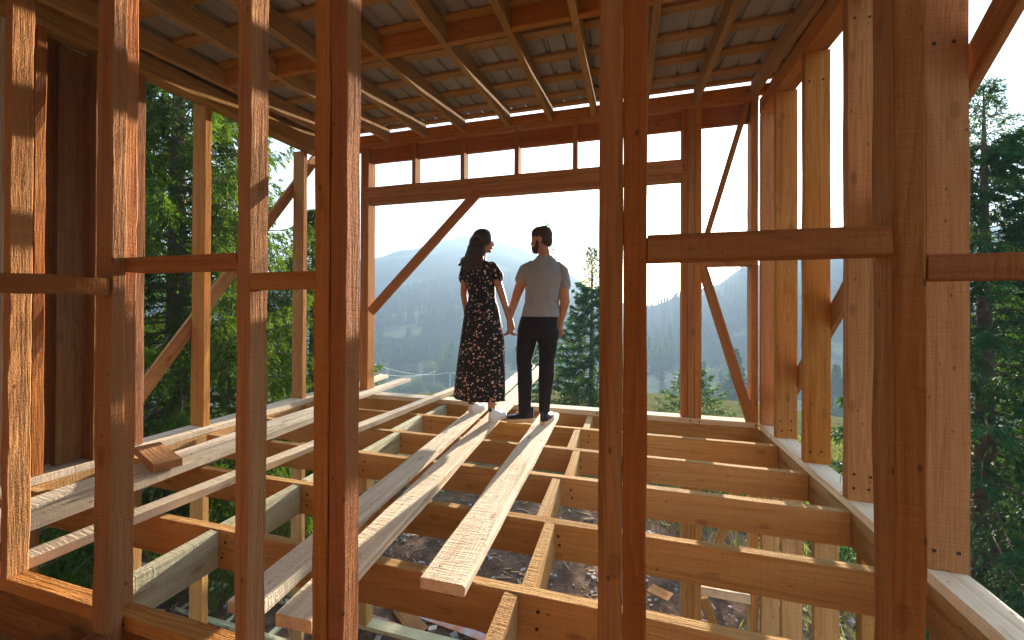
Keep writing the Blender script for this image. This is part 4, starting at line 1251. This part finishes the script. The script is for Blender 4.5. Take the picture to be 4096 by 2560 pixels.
# ------------------------------------------------------------ man
mn = thing('person', 'bearded man in grey T-shirt and black trousers with one heel lifted, facing the woman', 'person', (-0.79, 3.75, 0.0152))
mn.scale = (0.987,) * 3
fz = (-0.97, 0.12, -0.06)
hp, HM, HP = head((0.012, 0.0, 1.812), fz, 1.06, 1.08)
body = list(hp)
body += chain([(0.045, -0.02, 1.57), (0.046, -0.015, 1.67), (0.022, -0.005, 1.765)], [0.075, 0.058, 0.058])
body += [capsule((-0.10, -0.01, 1.535), (0.17, -0.01, 1.52), 0.052, 0.052), ell((0.045, 0, 1.40), (0.165, 0.10, 0.18)), ell((0.02, 0.0, 1.2), (0.14, 0.09, 0.15)), ell((-0.02, 0, 1.04), (0.155, 0.10, 0.12))]
body += chain([(-0.145, 0, 1.515), (-0.228, -0.01, 1.295), (-0.286, -0.075, 1.065)], [0.058, 0.048, 0.031])
body += chain([(0.210, 0, 1.49), (0.242, 0.0, 1.225), (0.185, 0.11, 1.03)], [0.058, 0.048, 0.031])
body += [capsule((0.185, 0.11, 1.03), (0.165, 0.14, 0.965), 0.030, 0.037)]
for i in range(4):
    body += finger((0.145 + i * .016, 0.150, 0.945), [(-.1, .3, -1), (-.1, 0, -1), (-.1, -.3, -1)], (0.08, 0.09, 0.088, 0.07)[i], 0.0100)
body += finger((0.140, 0.120, 0.985), [(-.5, .2, -1), (-.2, .1, -1), (0, 0, -1)], 0.065, 0.0115)
body += [capsule((-0.286, -0.078, 1.06), (-0.276, -0.080, 1.00), 0.030, 0.036), capsule((-0.276, -0.08, 1.00), (-0.266, -0.078, 0.962), 0.036, 0.034)]
for i in range(4):
    body += finger((-0.262 - i * 0.014, -0.094 + i * 0.010, 0.955 - i * .005), [(-0.35, -0.35, -1), (-0.9, -0.1, -0.8), (-0.9, 0.5, 0.1)], (0.085, 0.092, 0.088, 0.072)[i], 0.0100)
body += finger((-0.250, -0.095, 0.995), [(-0.2, -0.5, -1), (-0.5, -0.2, -1), (-0.7, 0.1, -0.7)], 0.072, 0.0115)
body += chain([(-0.11, 0.0, 0.98), (-0.158, 0.02, 0.66), (-0.134, -0.06, 0.17)], [0.085, 0.062, 0.040])
body += chain([(0.085, 0.0, 0.98), (0.068, 0.01, 0.68), (0.044, 0.0, 0.17)], [0.085, 0.062, 0.040])
fuse('body', body, M_SKIN, mn, 0.0052, 4)
eyes(HP, HM, 1.06, mn)
# T-shirt
tp = [loft([(0.0, 0, 1.072, 0.190, 0.118, .012), (0.004, 0, 1.12, 0.184, 0.115, .014), (0.016, 0, 1.22, 0.168, 0.108, .010), (0.030, 0, 1.32, 0.178, 0.112, .006), (0.043, 0, 1.42, 0.192, 0.120), (0.048, 0, 1.50, 0.196, 0.118),
            (0.046, -0.004, 1.555, 0.176, 0.100), (0.044, -0.008, 1.60, 0.128, 0.084), (0.045, -0.010, 1.635, 0.090, 0.070), (0.046, -0.012, 1.665, 0.068, 0.060)], k=64, seed=8)]
tp += [capsule((-0.08, 0, 1.55), (-0.150, -0.002, 1.525), 0.070, 0.064), capsule((-0.150, -0.002, 1.525), (-0.188, -0.003, 1.44), 0.064, 0.063), capsule((-0.188, -0.003, 1.44), (-0.190, -0.004, 1.43), 0.064, 0.058),
       capsule((0.16, 0, 1.54), (0.214, 0.0, 1.50), 0.068, 0.064), capsule((0.214, 0.0, 1.50), (0.238, 0.0, 1.38), 0.064, 0.063), capsule((0.238, 0.0, 1.38), (0.239, 0.0, 1.37), 0.064, 0.058)]
ts = fuse('t_shirt', tp, M_SHIRT, mn, 0.006, 3)
# trousers
qp = [loft([(-0.022, 0, 0.86, 0.190, 0.118), (-0.028, 0, 0.94, 0.198, 0.126), (-0.018, 0, 1.02, 0.188, 0.118), (-0.005, 0, 1.085, 0.178, 0.108)], k=40)]
def leg(pts, rad): return chain(pts, rad)
qp += leg([(-0.118, 0, 0.92), (-0.138, 0.0, 0.78), (-0.162, 0.015, 0.655), (-0.150, -0.01, 0.56), (-0.139, -0.035, 0.44), (-0.136, -0.055, 0.27), (-0.134, -0.066, 0.165)], [0.108, 0.094, 0.079, 0.073, 0.074, 0.064, 0.061])
qp += leg([(0.078, 0, 0.92), (0.078, 0.0, 0.78), (0.068, 0.010, 0.68), (0.066, 0.0, 0.60), (0.066, -0.005, 0.50), (0.052, 0.0, 0.32), (0.044, 0.0, 0.175)], [0.110, 0.092, 0.079, 0.076, 0.077, 0.062, 0.053])
rk = random.Random(4)
for i in range(10):   # gathered folds at knees and ankles
    z_ = 0.60 + rk.uniform(-.06, .06) if i % 2 else 0.20 + rk.uniform(-.02, .06)
    xc, rr = (-0.152, .074) if z_ > .4 else (-0.134, .062)
    if i % 3 == 0: xc, rr = (0.066, .077) if z_ > .4 else (0.046, .056)
    V_ = []
    a0 = rk.uniform(0, 6)
    qp += chain([(xc + rr * math.cos(a0 + t_), 0 + (-0.05 if xc < 0 and z_ < .4 else 0) + rr * math.sin(a0 + t_), z_ + 0.03 * t_) for t_ in (0, .5, 1.0, 1.5)], [.006, .010, .010, .006])
fuse('trousers', qp, M_TROU, mn, 0.0065, 3)
# cropped hair and beard
hm = []
for x, y, z, r in ((0, -0.016, 0.046, (0.080, 0.093, 0.086)), (0, 0.010, 0.062, (0.076, 0.085, 0.070)), (0, -0.045, 0.0, (0.070, 0.062, 0.075))):
    hm.append(ell(HP(x, y, z), tuple(v * 1.06 for v in r), HM))
ha = fuse('hair', hm, M_HAIRM, mn, 0.006, 3)
bm = [ell(HP(0, 0.050, -0.085), (0.050, 0.052, 0.036), HM), ell(HP(0, 0.083, -0.044), (0.026, 0.012, 0.006), HM)]
for sx in (-1, 1):
    bm += [capsule(HP(sx * 0.066, 0.018, -0.012), HP(sx * 0.058, 0.030, -0.060), 0.013, 0.020), capsule(HP(sx * 0.058, 0.030, -0.060), HP(sx * 0.035, 0.060, -0.088), 0.020, 0.024),
           capsule(HP(sx * 0.022, 0.092, -0.046), HP(sx * 0.030, 0.080, -0.075), 0.006, 0.012)]
fuse('beard', bm, M_BEARD, mn, 0.005, 2)
# his shoes: left one turned out with the heel raised, right one pointing away
s1 = sneaker(mn, (-0.030, -0.075, 0.075), 1.50, (M_SHOEB, M_SOLEB), 0.285, pitch=-0.13, laces=M_LACE, W=0.048)
s2 = sneaker(mn, (0.040, -0.055, 0.0365), -0.12, (M_SHOEB, M_SOLEB), 0.28, laces=None, W=0.046)
v, q = tube([(-0.128, -0.085, 0.10), (-0.134, -0.068, 0.20)], [0.040, 0.045], 16); obj('sock', mesh_np('sock', v, quads=q, smooth=True), M_SOCK, mn)
v, q = tube([(0.040, 0.0, 0.09), (0.044, 0.0, 0.20)], [0.036, 0.042], 16); obj('sock', mesh_np('sock', v, quads=q, smooth=True), M_SOCK, mn)
